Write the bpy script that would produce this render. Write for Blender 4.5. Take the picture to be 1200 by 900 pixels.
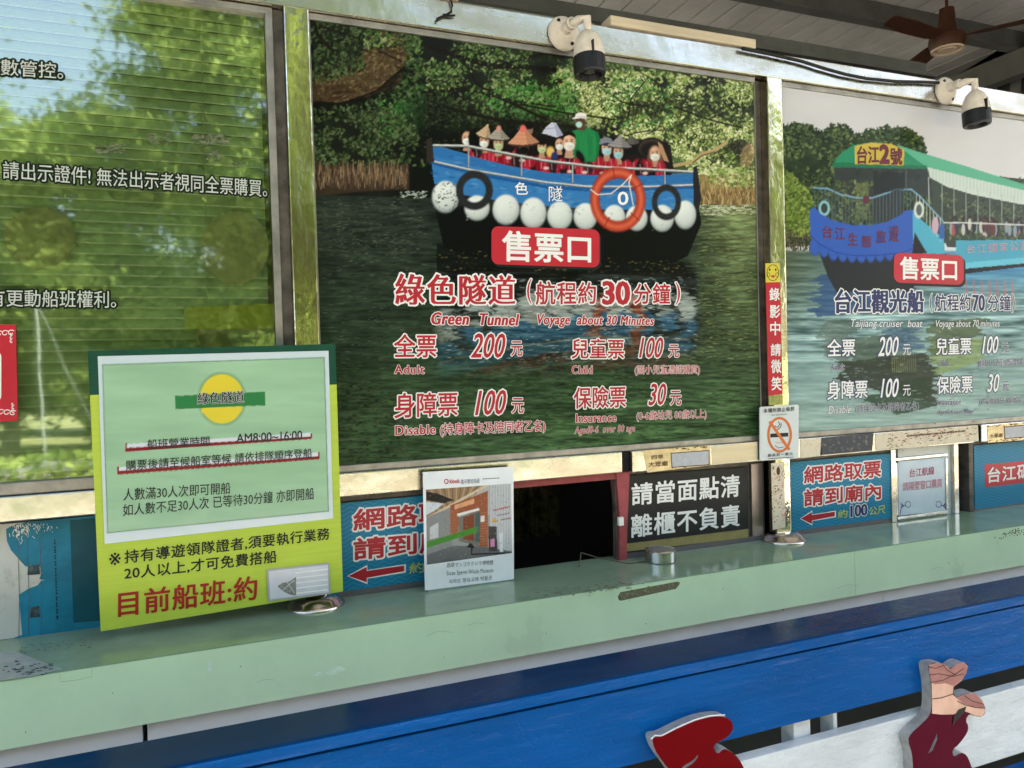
import bpy, bmesh, math, random
import numpy as np
from mathutils import Vector
R = math.radians
random.seed(7); rng = np.random.default_rng(11)
for o in list(bpy.data.objects): bpy.data.objects.remove(o)
sc = bpy.context.scene
COL = sc.collection

# ------------------------------------------------------------------ camera, world, sun, exposure
YAW, PITCH, ROLL = R(21.394), R(-1.1325), R(-1.619)
CAM = np.array([0.0, -2.0, 1.6]); FPX = 867.0
cf = np.array([math.sin(YAW)*math.cos(PITCH), math.cos(YAW)*math.cos(PITCH), math.sin(PITCH)])
_r = np.array([math.cos(YAW), -math.sin(YAW), 0.0]); _u = np.cross(_r, cf)
cr = math.cos(ROLL)*_r + math.sin(ROLL)*_u; cu = -math.sin(ROLL)*_r + math.cos(ROLL)*_u
cam = bpy.data.objects.new('camera', bpy.data.cameras.new('camera')); COL.objects.link(cam)
from mathutils import Matrix
M3 = Matrix((cr, cu, -cf)).transposed()
cam.matrix_world = Matrix.Translation(Vector(CAM)) @ M3.to_4x4()
cam.data.sensor_width = 36; cam.data.lens = FPX/1200*36; cam.data.clip_start = 0.05; cam.data.clip_end = 2000
sc.camera = cam

w = bpy.data.worlds.new('World'); sc.world = w; w.use_nodes = True
nt = w.node_tree; nt.nodes.clear()
sky = nt.nodes.new('ShaderNodeTexSky'); sky.sky_type = 'NISHITA'; sky.sun_disc = False
SUN_EL, SUN_AZ = R(58), R(72)           # azimuth measured from +Y towards +X
sky.sun_elevation = SUN_EL; sky.sun_rotation = SUN_AZ
sky.air_density = 1.0; sky.dust_density = 6.0; sky.ozone_density = 0.6
bg = nt.nodes.new('ShaderNodeBackground'); bg.inputs['Strength'].default_value = 0.15
wo = nt.nodes.new('ShaderNodeOutputWorld')
nt.links.new(sky.outputs[0], bg.inputs[0]); nt.links.new(bg.outputs[0], wo.inputs[0])
sun = bpy.data.objects.new('sun', bpy.data.lights.new('sun', 'SUN')); COL.objects.link(sun)
sun.data.energy = 5.0; sun.data.angle = R(0.5); sun.data.color = (1.0, 0.95, 0.86)
d = Vector((math.sin(SUN_AZ)*math.cos(SUN_EL), math.cos(SUN_AZ)*math.cos(SUN_EL), math.sin(SUN_EL)))
sun.rotation_euler = d.to_track_quat('Z', 'Y').to_euler(); sun.location = (0, 0, 30)
sc.view_settings.view_transform = 'Standard'; sc.view_settings.look = 'None'
sc.view_settings.exposure = 2.42; sc.view_settings.gamma = 1.0
sc.view_settings.use_curve_mapping = False
sc.render.engine = 'CYCLES'
sc.cycles.use_denoising = True
sc.cycles.max_bounces = 8; sc.cycles.diffuse_bounces = 4; sc.cycles.glossy_bounces = 4
sc.cycles.transparent_max_bounces = 12; sc.cycles.caustics_reflective = False; sc.cycles.caustics_refractive = False

# ------------------------------------------------------------------ helpers
def lin(c):
    c = np.asarray(c, float)/255.0
    return np.where(c <= 0.04045, c/12.92, ((c+0.055)/1.055)**2.4)
def ray(px, py): return cf*FPX + cr*(px-600) + cu*(450-py)
def at(px, py, y=0.0):                      # a pixel of the photograph on the vertical plane at depth y
    d = ray(px, py); return CAM + d*((y-CAM[1])/d[1])
def atz(px, py, z):
    d = ray(px, py); return CAM + d*((z-CAM[2])/d[2])
def atx(px, py, x):
    d = ray(px, py); return CAM + d*((x-CAM[0])/d[0])
def toPx(P):
    d = P - CAM; k = d@cf
    return 600+FPX*(d@cr)/k, 450-FPX*(d@cu)/k

def mat(name, col, rough=0.5, metal=0.0, spec=0.22, coat=0.0, var=0.0, vscale=8.0, bump=0.0, bscale=40.0, stretch=(1,1,1), col2=None, lo=0.35, hi=0.65, rvar=0.0):
    m = bpy.data.materials.new(name); m.use_nodes = True
    n = m.node_tree; b = n.nodes['Principled BSDF']
    b.inputs['Roughness'].default_value = rough; b.inputs['Metallic'].default_value = metal
    b.inputs['Specular IOR Level'].default_value = spec; b.inputs['Coat Weight'].default_value = coat
    b.inputs['Coat Roughness'].default_value = 0.05
    c = (*col, 1.0) if len(col) == 3 else col
    b.inputs['Base Color'].default_value = c
    tc = n.nodes.new('ShaderNodeTexCoord'); mp = n.nodes.new('ShaderNodeMapping')
    mp.inputs['Scale'].default_value = stretch
    n.links.new(tc.outputs['Object'], mp.inputs[0])
    if var or col2 or rvar:
        ns = n.nodes.new('ShaderNodeTexNoise'); ns.inputs['Scale'].default_value = vscale; ns.inputs['Detail'].default_value = 6
        ns.inputs['Roughness'].default_value = 0.65
        n.links.new(mp.outputs[0], ns.inputs['Vector'])
        rp = n.nodes.new('ShaderNodeValToRGB')
        rp.color_ramp.elements[0].position = lo; rp.color_ramp.elements[1].position = hi
        a = tuple(max(0, x*(1-var)) for x in c[:3]); e = tuple(min(1, x*(1+var)) for x in c[:3])
        if col2: a, e = c[:3], col2
        rp.color_ramp.elements[0].color = (*a, 1); rp.color_ramp.elements[1].color = (*e, 1)
        n.links.new(ns.outputs['Fac'], rp.inputs[0])
        if var or col2: n.links.new(rp.outputs[0], b.inputs['Base Color'])
        if rvar:
            mr = n.nodes.new('ShaderNodeMapRange'); mr.inputs['From Min'].default_value = 0.3; mr.inputs['From Max'].default_value = 0.7
            mr.inputs['To Min'].default_value = max(0.02, rough-rvar); mr.inputs['To Max'].default_value = rough+rvar
            n.links.new(ns.outputs['Fac'], mr.inputs['Value']); n.links.new(mr.outputs[0], b.inputs['Roughness'])
    if bump:
        nb = n.nodes.new('ShaderNodeTexNoise'); nb.inputs['Scale'].default_value = bscale; nb.inputs['Detail'].default_value = 4
        n.links.new(mp.outputs[0], nb.inputs['Vector'])
        bp = n.nodes.new('ShaderNodeBump'); bp.inputs['Strength'].default_value = bump; bp.inputs['Distance'].default_value = 0.01
        n.links.new(nb.outputs['Fac'], bp.inputs['Height']); n.links.new(bp.outputs[0], b.inputs['Normal'])
        if coat: n.links.new(bp.outputs[0], b.inputs['Coat Normal'])
    return m

class MB:
    def __init__(s): s.V, s.F, s.M, s.mats = [], [], [], []
    def mi(s, m):
        if m not in s.mats: s.mats.append(m)
        return s.mats.index(m)
    def add(s, V, F, m):
        k = len(s.V); i = s.mi(m)
        s.V += [tuple(v) for v in V]; s.F += [tuple(q+k for q in f) for f in F]; s.M += [i]*len(F)
        return s
    def box(s, x0, x1, y0, y1, z0, z1, m, bev=0.0):
        bm = bmesh.new(); bmesh.ops.create_cube(bm, size=1)
        for v in bm.verts: v.co = Vector(((x0+x1)/2+v.co.x*(x1-x0), (y0+y1)/2+v.co.y*(y1-y0), (z0+z1)/2+v.co.z*(z1-z0)))
        if bev: bmesh.ops.bevel(bm, geom=bm.edges[:], offset=bev, segments=2, affect='EDGES', profile=0.6)
        bm.verts.index_update()
        s.add([v.co[:] for v in bm.verts], [[v.index for v in f.verts] for f in bm.faces], m); bm.free(); return s
    def prism(s, P, back, m, mside=None):          # P: 3-D outline (front, planar), back: offset vector to rear face
        P = [Vector(p) for p in P]; B = [p+Vector(back) for p in P]; n = len(P)
        nrm = Vector((0,0,0))
        for i in range(n): nrm += P[i].cross(P[(i+1) % n])
        idx = list(range(n))
        if nrm.dot(Vector(back)) > 0: idx = idx[::-1]; 
        P = [P[i] for i in idx]; B = [B[i] for i in idx]
        s.add(P, [list(range(n))], m); s.add(B, [list(range(n))[::-1]], mside or m)
        V = P+B; s.add(V, [[i, i+n, (i+1) % n+n, (i+1) % n] for i in range(n)], mside or m); return s
    def tube(s, pts, r, m, seg=10, cap=True):
        pts = [Vector(p) for p in pts]; n = len(pts); V = []; F = []
        rr = r if isinstance(r, (list, tuple)) else [r]*n
        up = Vector((0.13, 0.21, 0.97))
        for i, p in enumerate(pts):
            t = (pts[min(i+1, n-1)]-pts[max(i-1, 0)]).normalized()
            a = t.cross(up)
            if a.length < 1e-3: a = t.cross(Vector((1, 0, 0)))
            a.normalize(); b = t.cross(a)
            for k in range(seg):
                th = 2*math.pi*k/seg; V.append(p+(a*math.cos(th)+b*math.sin(th))*rr[i])
        for i in range(n-1):
            for k in range(seg):
                F.append([i*seg+k, i*seg+(k+1) % seg, (i+1)*seg+(k+1) % seg, (i+1)*seg+k])
        if cap: F += [list(range(seg)), [(n-1)*seg+k for k in range(seg)][::-1]]
        return s.add(V, F, m)
    def lathe(s, prof, origin, axis, m, seg=32):    # prof: (radius, height along axis)
        ax = Vector(axis).normalized(); a = ax.cross(Vector((0.3, 0.1, 0.9)) if abs(ax.z) < 0.9 else Vector((1, 0, 0))).normalized(); b = ax.cross(a)
        V, F = [], []; o = Vector(origin); n = len(prof)
        for r, h in prof:
            for k in range(seg):
                th = 2*math.pi*k/seg; V.append(o+ax*h+(a*math.cos(th)+b*math.sin(th))*max(r, 1e-5))
        for i in range(n-1):
            for k in range(seg): F.append([i*seg+k, i*seg+(k+1) % seg, (i+1)*seg+(k+1) % seg, (i+1)*seg+k])
        return s.add(V, F, m)
    def build(s, name, parent=None, smooth=False):
        me = bpy.data.meshes.new(name)
        off = np.array(world_loc(parent)) if parent else np.zeros(3)
        V = np.array(s.V, float).reshape(-1, 3)-off
        me.from_pydata(V.tolist(), [], s.F)
        for m in s.mats: me.materials.append(m)
        me.polygons.foreach_set('material_index', s.M)
        if smooth: me.polygons.foreach_set('use_smooth', [True]*len(s.F))
        me.update()
        o = bpy.data.objects.new(name, me); COL.objects.link(o)
        if parent: o.parent = parent
        if smooth: 
            try: me.set_sharp_from_angle(angle=R(40))
            except Exception: pass
        return o
class Lines(MB):                               # a sign's writing: every line becomes a mesh of its own
    def __init__(s): super().__init__(); s.items = []
    def build(s, name, parent=None, smooth=False):
        if s.V: MB.build(s, name, parent, smooth)
        return [m_.build(name, parent) for m_ in s.items]
def world_loc(o):
    p = Vector((0, 0, 0))
    while o: p += o.location; o = o.parent
    return p
def tag(o, label=None, cat=None, group=None, kind=None):
    if label: o['label'] = label
    if cat: o['category'] = cat
    if group: o['group'] = group
    if kind: o['kind'] = kind
    return o
def thing(name, label, cat, loc, group=None):
    o = bpy.data.objects.new(name, None); COL.objects.link(o); o.location = tuple(loc); o.empty_display_size = 0.1
    return tag(o, label, cat, group)
def struct(name, mb): return tag(mb.build(name), kind='structure')

_tc = {}
def glyphs(body, shear=0.0, spacing=1.0):
    key = (body, shear, spacing)
    if key in _tc: return _tc[key]
    c = bpy.data.curves.new('t', 'FONT'); c.body = body; c.shear = shear; c.space_character = spacing
    c.resolution_u = 3
    o = bpy.data.objects.new('t', c); COL.objects.link(o)
    me = bpy.data.meshes.new_from_object(o.evaluated_get(bpy.context.evaluated_depsgraph_get()))
    V = np.array([v.co[:2] for v in me.vertices]); F = [list(p.vertices) for p in me.polygons]
    bpy.data.objects.remove(o); bpy.data.curves.remove(c); bpy.data.meshes.remove(me)
    cnt = {}
    for f in F:
        for i in range(len(f)):
            e = (f[i], f[(i+1) % len(f)]); k = (min(e), max(e)); cnt[k] = cnt.get(k, 0)+1
    E = [k for k, v in cnt.items() if v == 1]
    _tc[key] = (V, F, E); return _tc[key]
def text(mb, body, L, Rr, y, m, bold=0.0, shear=0.0, spacing=1.0, out=None, ow=0.05, serif=0.0, dx=0.0):
    """fit a line of writing between left edge L=(px,top,bottom) and right edge Rr on the plane y; strokes are
    thickened by narrow ribbons along the letter outlines (bold; serif: extra weight on the uprights)"""
    if isinstance(mb, Lines): mb.items.append(MB()); mb = mb.items[-1]
    V, F, E = glyphs(body, shear, spacing)
    lo, hi = V.min(0), V.max(0)
    q = [at(L[0], L[1], y), at(Rr[0], Rr[1], y), at(Rr[0], Rr[2], y), at(L[0], L[2], y)]
    em = np.linalg.norm(q[3]-q[0])/(hi[1]-lo[1])
    ex = np.linalg.norm(q[1]-q[0])/(hi[0]-lo[0])
    g = min(em, ex)
    ins = (bold+serif*.5)*g                     # keep the finished outer edge on the measured box
    u = ((V[:, 0]-lo[0])/(hi[0]-lo[0]))[:, None]; v = ((V[:, 1]-lo[1])/(hi[1]-lo[1]))[:, None]
    P = (1-u)*(1-v)*q[3]+u*(1-v)*q[2]+u*v*q[1]+(1-u)*v*q[0]
    P[:, 0] += dx
    def layer(b, sf, yy, mm):
        P2 = P.copy(); P2[:, 1] = yy; mb.add(P2, F, mm)
        if b <= 0 and sf <= 0: return
        RV, RF = [], []
        for k, (i, j) in enumerate(E):
            a, c = P[i], P[j]; t = c-a; t[1] = 0; l = np.linalg.norm(t)
            if l < 1e-7: continue
            t = t/l; n = np.array([-t[2], 0, t[0]])
            wd = (b+sf*abs(n[0]))*g; ez = (b+sf*abs(t[0]))*g*.55
            yk = yy-2e-5-(k % 41)*2.2e-6
            for p_ in (a-t*ez-n*wd, c+t*ez-n*wd, c+t*ez+n*wd, a-t*ez+n*wd): RV.append((p_[0], yk, p_[2]))
            k4 = len(RV)-4; RF.append([k4, k4+1, k4+2, k4+3])
        mb.add(RV, RF, mm)
    if out is not None: layer(bold+ow, serif, y, out)
    layer(bold, serif, y-0.0004, m)
def fpoly(mb, pts, y, m, th=0.0):
    P = [at(px, py, y) for px, py in pts]
    if th: mb.prism(P, (0, th, 0), m)
    else:
        a = sum(P[i][0]*P[(i+1) % len(P)][2]-P[(i+1) % len(P)][0]*P[i][2] for i in range(len(P)))
        if a < 0: P = P[::-1]
        mb.add(P, [list(range(len(P)))], m)
def rline(mb, pts, wpx, y, m):                      # flat drawn line on plane y, width in photo px
    P = [np.array(p, float) for p in pts]
    Lp, Rp = [], []
    for i, p in enumerate(P):
        t = P[min(i+1, len(P)-1)]-P[max(i-1, 0)]; t /= (np.hypot(*t)+1e-9); n = np.array([-t[1], t[0]])*wpx/2
        Lp.append(at(*(p+n), y)); Rp.append(at(*(p-n), y))
    V = Lp+Rp; k = len(P)
    mb.add(V, [[i, i+1, k+i+1, k+i] for i in range(k-1)], m)
def ell(cx, cy, rx, ry, n=40, a0=0, a1=360): return [(cx+rx*math.cos(R(a0+(a1-a0)*i/n)), cy+ry*math.sin(R(a0+(a1-a0)*i/n))) for i in range(n+(0 if a1-a0 == 360 else 1))]
def ringp(mb, cx, cy, rx, ry, t, y, m, n=48):
    A = [at(*p, y) for p in ell(cx, cy, rx, ry, n)]; B = [at(*p, y) for p in ell(cx, cy, rx-t, ry-t, n)]
    mb.add(A+B, [[i, (i+1) % n, n+(i+1) % n, n+i] for i in range(n)], m)
def rrect(x0, y0, x1, y1, r, skew=0.0, n=5):        # rounded box in px, right side lowered by skew
    pts = []
    for cx, cy, a in ((x1-r, y0+r, -90), (x1-r, y1-r, 0), (x0+r, y1-r, 90), (x0+r, y0+r, 180)):
        for i in range(n+1):
            th = R(a+90*i/n); pts.append((cx+r*math.cos(th), cy+r*math.sin(th)))
    return [(x, yy+skew*(x-x0)/(x1-x0)) for x, yy in pts]

# ------------------------------------------------------------------ a small painter for the printed pictures (photo px coordinates)
class Paint:
    def __init__(s, x0, y0, x1, y1, k=2):
        s.x0, s.y0, s.k = x0, y0, k; s.W, s.H = int((x1-x0)*k), int((y1-y0)*k)
        s.A = np.zeros((s.H, s.W, 3)); s.yy, s.xx = np.mgrid[0:s.H, 0:s.W]; s.xx = s.xx/k+x0; s.yy = s.yy/k+y0
    def noise(s, sx, sy, oct=3, seed=0):
        g = np.random.default_rng(seed); out = np.zeros((s.H, s.W)); amp = 1; tot = 0
        for o in range(oct):
            fx, fy = sx/2**o, sy/2**o
            X = (s.xx-s.x0)/fx; Yv = (s.yy-s.y0)/fy
            G = g.random((int(Yv.max())+3, int(X.max())+3))
            xi, yi = X.astype(int), Yv.astype(int); fx_, fy_ = X-xi, Yv-yi
            fx_ = fx_*fx_*(3-2*fx_); fy_ = fy_*fy_*(3-2*fy_)
            v = (G[yi, xi]*(1-fx_)+G[yi, xi+1]*fx_)*(1-fy_)+(G[yi+1, xi]*(1-fx_)+G[yi+1, xi+1]*fx_)*fy_
            out += amp*v; tot += amp; amp *= 0.6
        return out/tot
    def mix(s, mask, c): s.A += (np.asarray(c, float)-s.A)*mask[..., None]
    def polymask(s, P, sl):
        X, Yv = s.xx[sl], s.yy[sl]; ins = np.zeros(X.shape, bool); n = len(P)
        for i in range(n):
            x1, y1 = P[i]; x2, y2 = P[(i+1) % n]
            if y1 == y2: continue
            c = ((y1 > Yv) != (y2 > Yv)) & (X < (x2-x1)*(Yv-y1)/(y2-y1)+x1); ins ^= c
        return ins
    def win(s, xa, ya, xb, yb):
        return (slice(max(0, int((ya-s.y0)*s.k)-1), max(0, min(s.H, int((yb-s.y0)*s.k)+2))), slice(max(0, int((xa-s.x0)*s.k)-1), max(0, min(s.W, int((xb-s.x0)*s.k)+2))))
    def poly(s, P, c, a=1.0):
        xs, ys = zip(*P); sl = s.win(min(xs), min(ys), max(xs), max(ys))
        m = s.polymask(P, sl)*a; s.A[sl] += (np.asarray(c, float)-s.A[sl])*m[..., None]
    def ell(s, cx, cy, rx, ry, c, rot=0.0, a=1.0, soft=0.25):
        r = max(rx, ry)+1; sl = s.win(cx-r, cy-r, cx+r, cy+r)
        X, Yv = s.xx[sl]-cx, s.yy[sl]-cy; cs, sn = math.cos(rot), math.sin(rot)
        q = np.sqrt(((X*cs+Yv*sn)/rx)**2+((-X*sn+Yv*cs)/ry)**2)
        m = np.clip((1-q)/soft+0.5, 0, 1)*a; s.A[sl] += (np.asarray(c, float)-s.A[sl])*m[..., None]
    def ball(s, cx, cy, rx, ry, c1, c2):                      # a round printed thing with its printed shading
        sl = s.win(cx-rx-1, cy-ry-1, cx+rx+1, cy+ry+1)
        X, Yv = (s.xx[sl]-cx)/rx, (s.yy[sl]-cy)/ry; q = np.sqrt(X*X+Yv*Yv)
        m = np.clip((1-q)*6+0.5, 0, 1); t = np.clip(0.1+0.22*Yv+0.10*X+0.75*q**5*(.6+.5*Yv), 0, 1)[..., None]
        col = np.asarray(c1, float)*(1-t)+np.asarray(c2, float)*t
        s.A[sl] += (col-s.A[sl])*m[..., None]
    def stroke(s, P, wd, c, a=1.0):
        for (x1, y1), (x2, y2) in zip(P[:-1], P[1:]):
            sl = s.win(min(x1, x2)-wd, min(y1, y2)-wd, max(x1, x2)+wd, max(y1, y2)+wd)
            X, Yv = s.xx[sl], s.yy[sl]; L2 = (x2-x1)**2+(y2-y1)**2+1e-9
            t = np.clip(((X-x1)*(x2-x1)+(Yv-y1)*(y2-y1))/L2, 0, 1)
            q = np.hypot(X-x1-t*(x2-x1), Yv-y1-t*(y2-y1)); m = np.clip((wd/2-q)*s.k*0.8+0.5, 0, 1)*a
            s.A[sl] += (np.asarray(c, float)-s.A[sl])*m[..., None]
    def dabs(s, n, region, pal, size, seed, dens=None, elong=2.0, flat=None, a=0.9):
        g = random.Random(seed); xs, ys = zip(*region); xa, xb, ya, yb = min(xs), max(xs), min(ys), max(ys); c = 0
        for _ in range(n*4):
            if c >= n: break
            x, y = g.uniform(xa, xb), g.uniform(ya, yb)
            ins = False
            for i in range(len(region)):
                x1, y1 = region[i]; x2, y2 = region[(i+1) % len(region)]
                if (y1 > y) != (y2 > y) and x < (x2-x1)*(y-y1)/(y2-y1)+x1: ins = not ins
            if not ins: continue
            iy, ix = int((y-s.y0)*s.k), int((x-s.x0)*s.k)
            if not (0 <= iy < s.H and 0 <= ix < s.W): continue
            if dens is not None and g.random() > dens[iy, ix]: continue
            p = g.choice(pal); j = g.uniform(-14, 14); q = g.uniform(*size)
            s.ell(x, y, q*elong**0.5, q/elong**0.5, (p[0]+j, p[1]+j, p[2]+j), rot=g.uniform(0, 3.14) if flat is None else flat+g.uniform(-0.15, 0.15), a=a); c += 1
    def water(s, y0, y1, x0, x1, base, amt, seed, sx=26, sy=3.2):
        n = s.noise(sx, sy, 3, seed)-0.5; sl = s.win(x0, y0, x1, y1)
        s.A[sl] += (n[sl]*amt)[..., None]*np.asarray(base, float)
    def mesh(s, name, x0, x1, z0, z1, y, m, parent, step, scale=0.9, quad=None):
        nx, nz = int((x1-x0)/step)+1, int((z1-z0)/step)+1
        gx, gz = np.meshgrid(np.linspace(x0, x1, nx), np.linspace(z0, z1, nz))
        P = np.stack([gx.ravel(), np.full(gx.size, y), gz.ravel()], 1)
        if quad is not None:
            u = ((gx-x0)/(x1-x0)).ravel()[:, None]; v = ((gz-z0)/(z1-z0)).ravel()[:, None]
            P = (1-u)*(1-v)*quad[3]+u*(1-v)*quad[2]+u*v*quad[1]+(1-u)*v*quad[0]
        px, py = toPx(P)
        fx = np.clip((px-s.x0)*s.k, 0, s.W-1.01); fy = np.clip((py-s.y0)*s.k, 0, s.H-1.01)
        xi, yi = fx.astype(int), fy.astype(int); fx = (fx-xi)[:, None]; fy = (fy-yi)[:, None]
        A = lin(np.clip(s.A, 0, 255))*scale
        C = (A[yi, xi]*(1-fx)+A[yi, xi+1]*fx)*(1-fy)+(A[yi+1, xi]*(1-fx)+A[yi+1, xi+1]*fx)*fy
        i = np.arange((nx-1)*(nz-1)); r_, c_ = i//(nx-1), i % (nx-1); a = r_*nx+c_
        F = np.stack([a, a+1, a+nx+1, a+nx], 1)
        me = bpy.data.meshes.new(name)
        P = P-np.array(world_loc(parent))
        me.vertices.add(len(P)); me.vertices.foreach_set('co', P.ravel())
        me.loops.add(F.size); me.loops.foreach_set('vertex_index', F.ravel().astype(np.int32))
        me.polygons.add(len(F)); me.polygons.foreach_set('loop_start', (np.arange(len(F))*4).astype(np.int32))
        try: me.polygons.foreach_set('loop_total', np.full(len(F), 4, np.int32))
        except Exception: pass
        at_ = me.color_attributes.new('print', 'FLOAT_COLOR', 'POINT')
        at_.data.foreach_set('color', np.concatenate([np.clip(C, 0, 1), np.ones((len(C), 1))], 1).ravel().astype(np.float32))
        me.materials.append(m); me.update(calc_edges=True); me.validate()
        o = bpy.data.objects.new(name, me); COL.objects.link(o); o.parent = parent; return o
def print_mat(name, rough=0.3, spec=0.5, bump=0.0):
    m = bpy.data.materials.new(name); m.use_nodes = True; n = m.node_tree; b = n.nodes['Principled BSDF']
    a = n.nodes.new('ShaderNodeVertexColor'); a.layer_name = 'print'
    n.links.new(a.outputs['Color'], b.inputs['Base Color'])
    b.inputs['Roughness'].default_value = rough; b.inputs['Specular IOR Level'].default_value = spec
    if bump:
        tc = n.nodes.new('ShaderNodeTexCoord'); nb = n.nodes.new('ShaderNodeTexNoise'); nb.inputs['Scale'].default_value = 9; bp = n.nodes.new('ShaderNodeBump'); bp.inputs['Strength'].default_value = bump; bp.inputs['Distance'].default_value = .03
        n.links.new(tc.outputs['Object'], nb.inputs['Vector']); n.links.new(nb.outputs['Fac'], bp.inputs['Height']); n.links.new(bp.outputs[0], b.inputs['Normal'])
    return m

# ------------------------------------------------------------------ materials
def steel(name, rough=0.16, base=(0.64, 0.63, 0.60), stain_reflection=0.5, stretch=(1, 1, 1), bump=0.05, bs=(1.6, 1, 1)):
    m = bpy.data.materials.new(name); m.use_nodes = True; n = m.node_tree; b = n.nodes['Principled BSDF']; L = n.links.new
    b.inputs['Metallic'].default_value = 1.0; b.inputs['Roughness'].default_value = rough
    tc = n.nodes.new('ShaderNodeTexCoord'); mp = n.nodes.new('ShaderNodeMapping'); mp.inputs['Scale'].default_value = stretch
    L(tc.outputs['Object'], mp.inputs[0])
    n1 = n.nodes.new('ShaderNodeTexNoise'); n1.inputs['Scale'].default_value = 6; n1.inputs['Detail'].default_value = 6; n1.inputs['Roughness'].default_value = 0.7
    L(mp.outputs[0], n1.inputs['Vector'])
    rp = n.nodes.new('ShaderNodeValToRGB'); rp.color_ramp.elements[0].position = 0.38; rp.color_ramp.elements[1].position = 0.62
    rp.color_ramp.elements[0].color = (*[x*(1-stain_reflection*0.5)*(1, .93, .8)[i] for i, x in enumerate(base)], 1); rp.color_ramp.elements[1].color = (*base, 1)
    L(n1.outputs['Fac'], rp.inputs[0]); L(rp.outputs[0], b.inputs['Base Color'])
    mr = n.nodes.new('ShaderNodeMapRange'); mr.inputs['From Min'].default_value = 0.35; mr.inputs['From Max'].default_value = 0.7
    mr.inputs['To Min'].default_value = rough*1.9; mr.inputs['To Max'].default_value = rough*0.7
    L(n1.outputs['Fac'], mr.inputs[0]); L(mr.outputs[0], b.inputs['Roughness'])
    n2 = n.nodes.new('ShaderNodeTexNoise'); n2.inputs['Scale'].default_value = 9; n2.inputs['Detail'].default_value = 3
    mp2 = n.nodes.new('ShaderNodeMapping'); mp2.inputs['Scale'].default_value = bs
    L(tc.outputs['Object'], mp2.inputs[0]); L(mp2.outputs[0], n2.inputs['Vector'])
    bp = n.nodes.new('ShaderNodeBump'); bp.inputs['Strength'].default_value = bump; bp.inputs['Distance'].default_value = 0.05
    L(n2.outputs['Fac'], bp.inputs['Height']); L(bp.outputs[0], b.inputs['Normal'])
    return m
M = {}
M['steel'] = steel('brushed_stainless', 0.18, stain_reflection=.35, stretch=(.5, 1, 1.6), bump=.04)
M['steel_post'] = steel('brushed_stainless_post', 0.10, (0.93, 0.87, 0.68), stain_reflection=.9, stretch=(2.5, 2, .8), bump=0.07, bs=(3, 1, 1.6))  # gold tint and darker patches paint tree reflections into the post
M['chrome'] = mat('worn_chrome', (.66, .62, .56), .14, 1.0, var=.15, vscale=20)
M['alu'] = mat('aged_aluminium', (0.30, 0.285, 0.26), 0.42, 0.6, var=0.25, vscale=12)
M['alu_dark'] = mat('dark_aluminium', (0.12, 0.105, 0.09), 0.5, 0.3, var=0.4, vscale=20)
M['black'] = mat('black_plastic', (0.015, 0.015, 0.017), 0.35)
M['rubber'] = mat('black_cable', (0.012, 0.012, 0.012), 0.5)
M['dark'] = mat('dark_interior', (0.02, 0.02, 0.02), 0.8)
M['white'] = mat('white_ink', (0.78, 0.78, 0.77), 0.35)
M['paper'] = mat('white_paper', (0.74, 0.77, 0.80), 0.35, var=0.05)
M['red'] = mat('red_ink', (0.42, 0.022, 0.035), 0.35)
M['red_badge'] = mat('red_badge_vinyl', (0.48, 0.025, 0.04), 0.3, var=0.06)
M['navy'] = mat('navy_ink', (0.03, 0.035, 0.12), 0.35)
M['ink'] = mat('black_ink', (0.012, 0.012, 0.012), 0.4)
M['print'] = print_mat('printed_picture', 0.28, 0.13)
M['print_matte'] = print_mat('printed_picture_under_film', 0.10, 0.42, .06)

# ------------------------------------------------------------------ setting: ground, road, grass, hall roof
def grnd(name, col, **k): return mat(name, col, **k)
struct('ground', MB().add([(-400, -400, 0), (400, -400, 0), (400, 400, 0), (-400, 400, 0)], [[0, 1, 2, 3]], mat('earth', (0.16, 0.17, 0.08), 0.95, var=0.3, vscale=0.6)))
struct('paved_floor', MB().add([(-30, -7.2, .004), (40, -7.2, .004), (40, 14, .004), (-30, 14, .004)], [[0, 1, 2, 3]], mat('pale_paving', (0.50, 0.46, 0.40), 0.85, var=0.12, vscale=2.0)))
struct('road', MB().add([(-60, -13.2, .008), (60, -13.2, .008), (60, -7.2, .008), (-60, -7.2, .008)], [[0, 1, 2, 3]], mat('worn_asphalt', (0.15, 0.145, 0.14), 0.9, var=0.2, vscale=5)))
struct('kerb', MB().box(-60, 60, -13.4, -13.2, 0, 0.13, mat('kerb_concrete', (0.4, 0.38, 0.36), 0.9, var=0.15)))
gmb = MB(); gm = mat('grass_blade', (0.10, 0.17, 0.03), 0.7, var=0.35, vscale=3)
gv, gf = [], []
for i in range(9000):
    x, y = random.uniform(-9, 14), random.uniform(-17.5, -13.5); h = random.uniform(.06, .2); a = random.uniform(0, 6.28); s_ = .03
    k = len(gv); gv += [(x-s_*math.cos(a), y-s_*math.sin(a), 0), (x+s_*math.cos(a), y+s_*math.sin(a), 0), (x+random.uniform(-.06, .06), y+random.uniform(-.06, .06), h)]; gf.append([k, k+1, k+2])
gmb.add(gv, gf, gm); tag(gmb.build('grass'), 'strip of sunlit grass across the road, reflected in the window', 'grass', kind='stuff')

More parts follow.
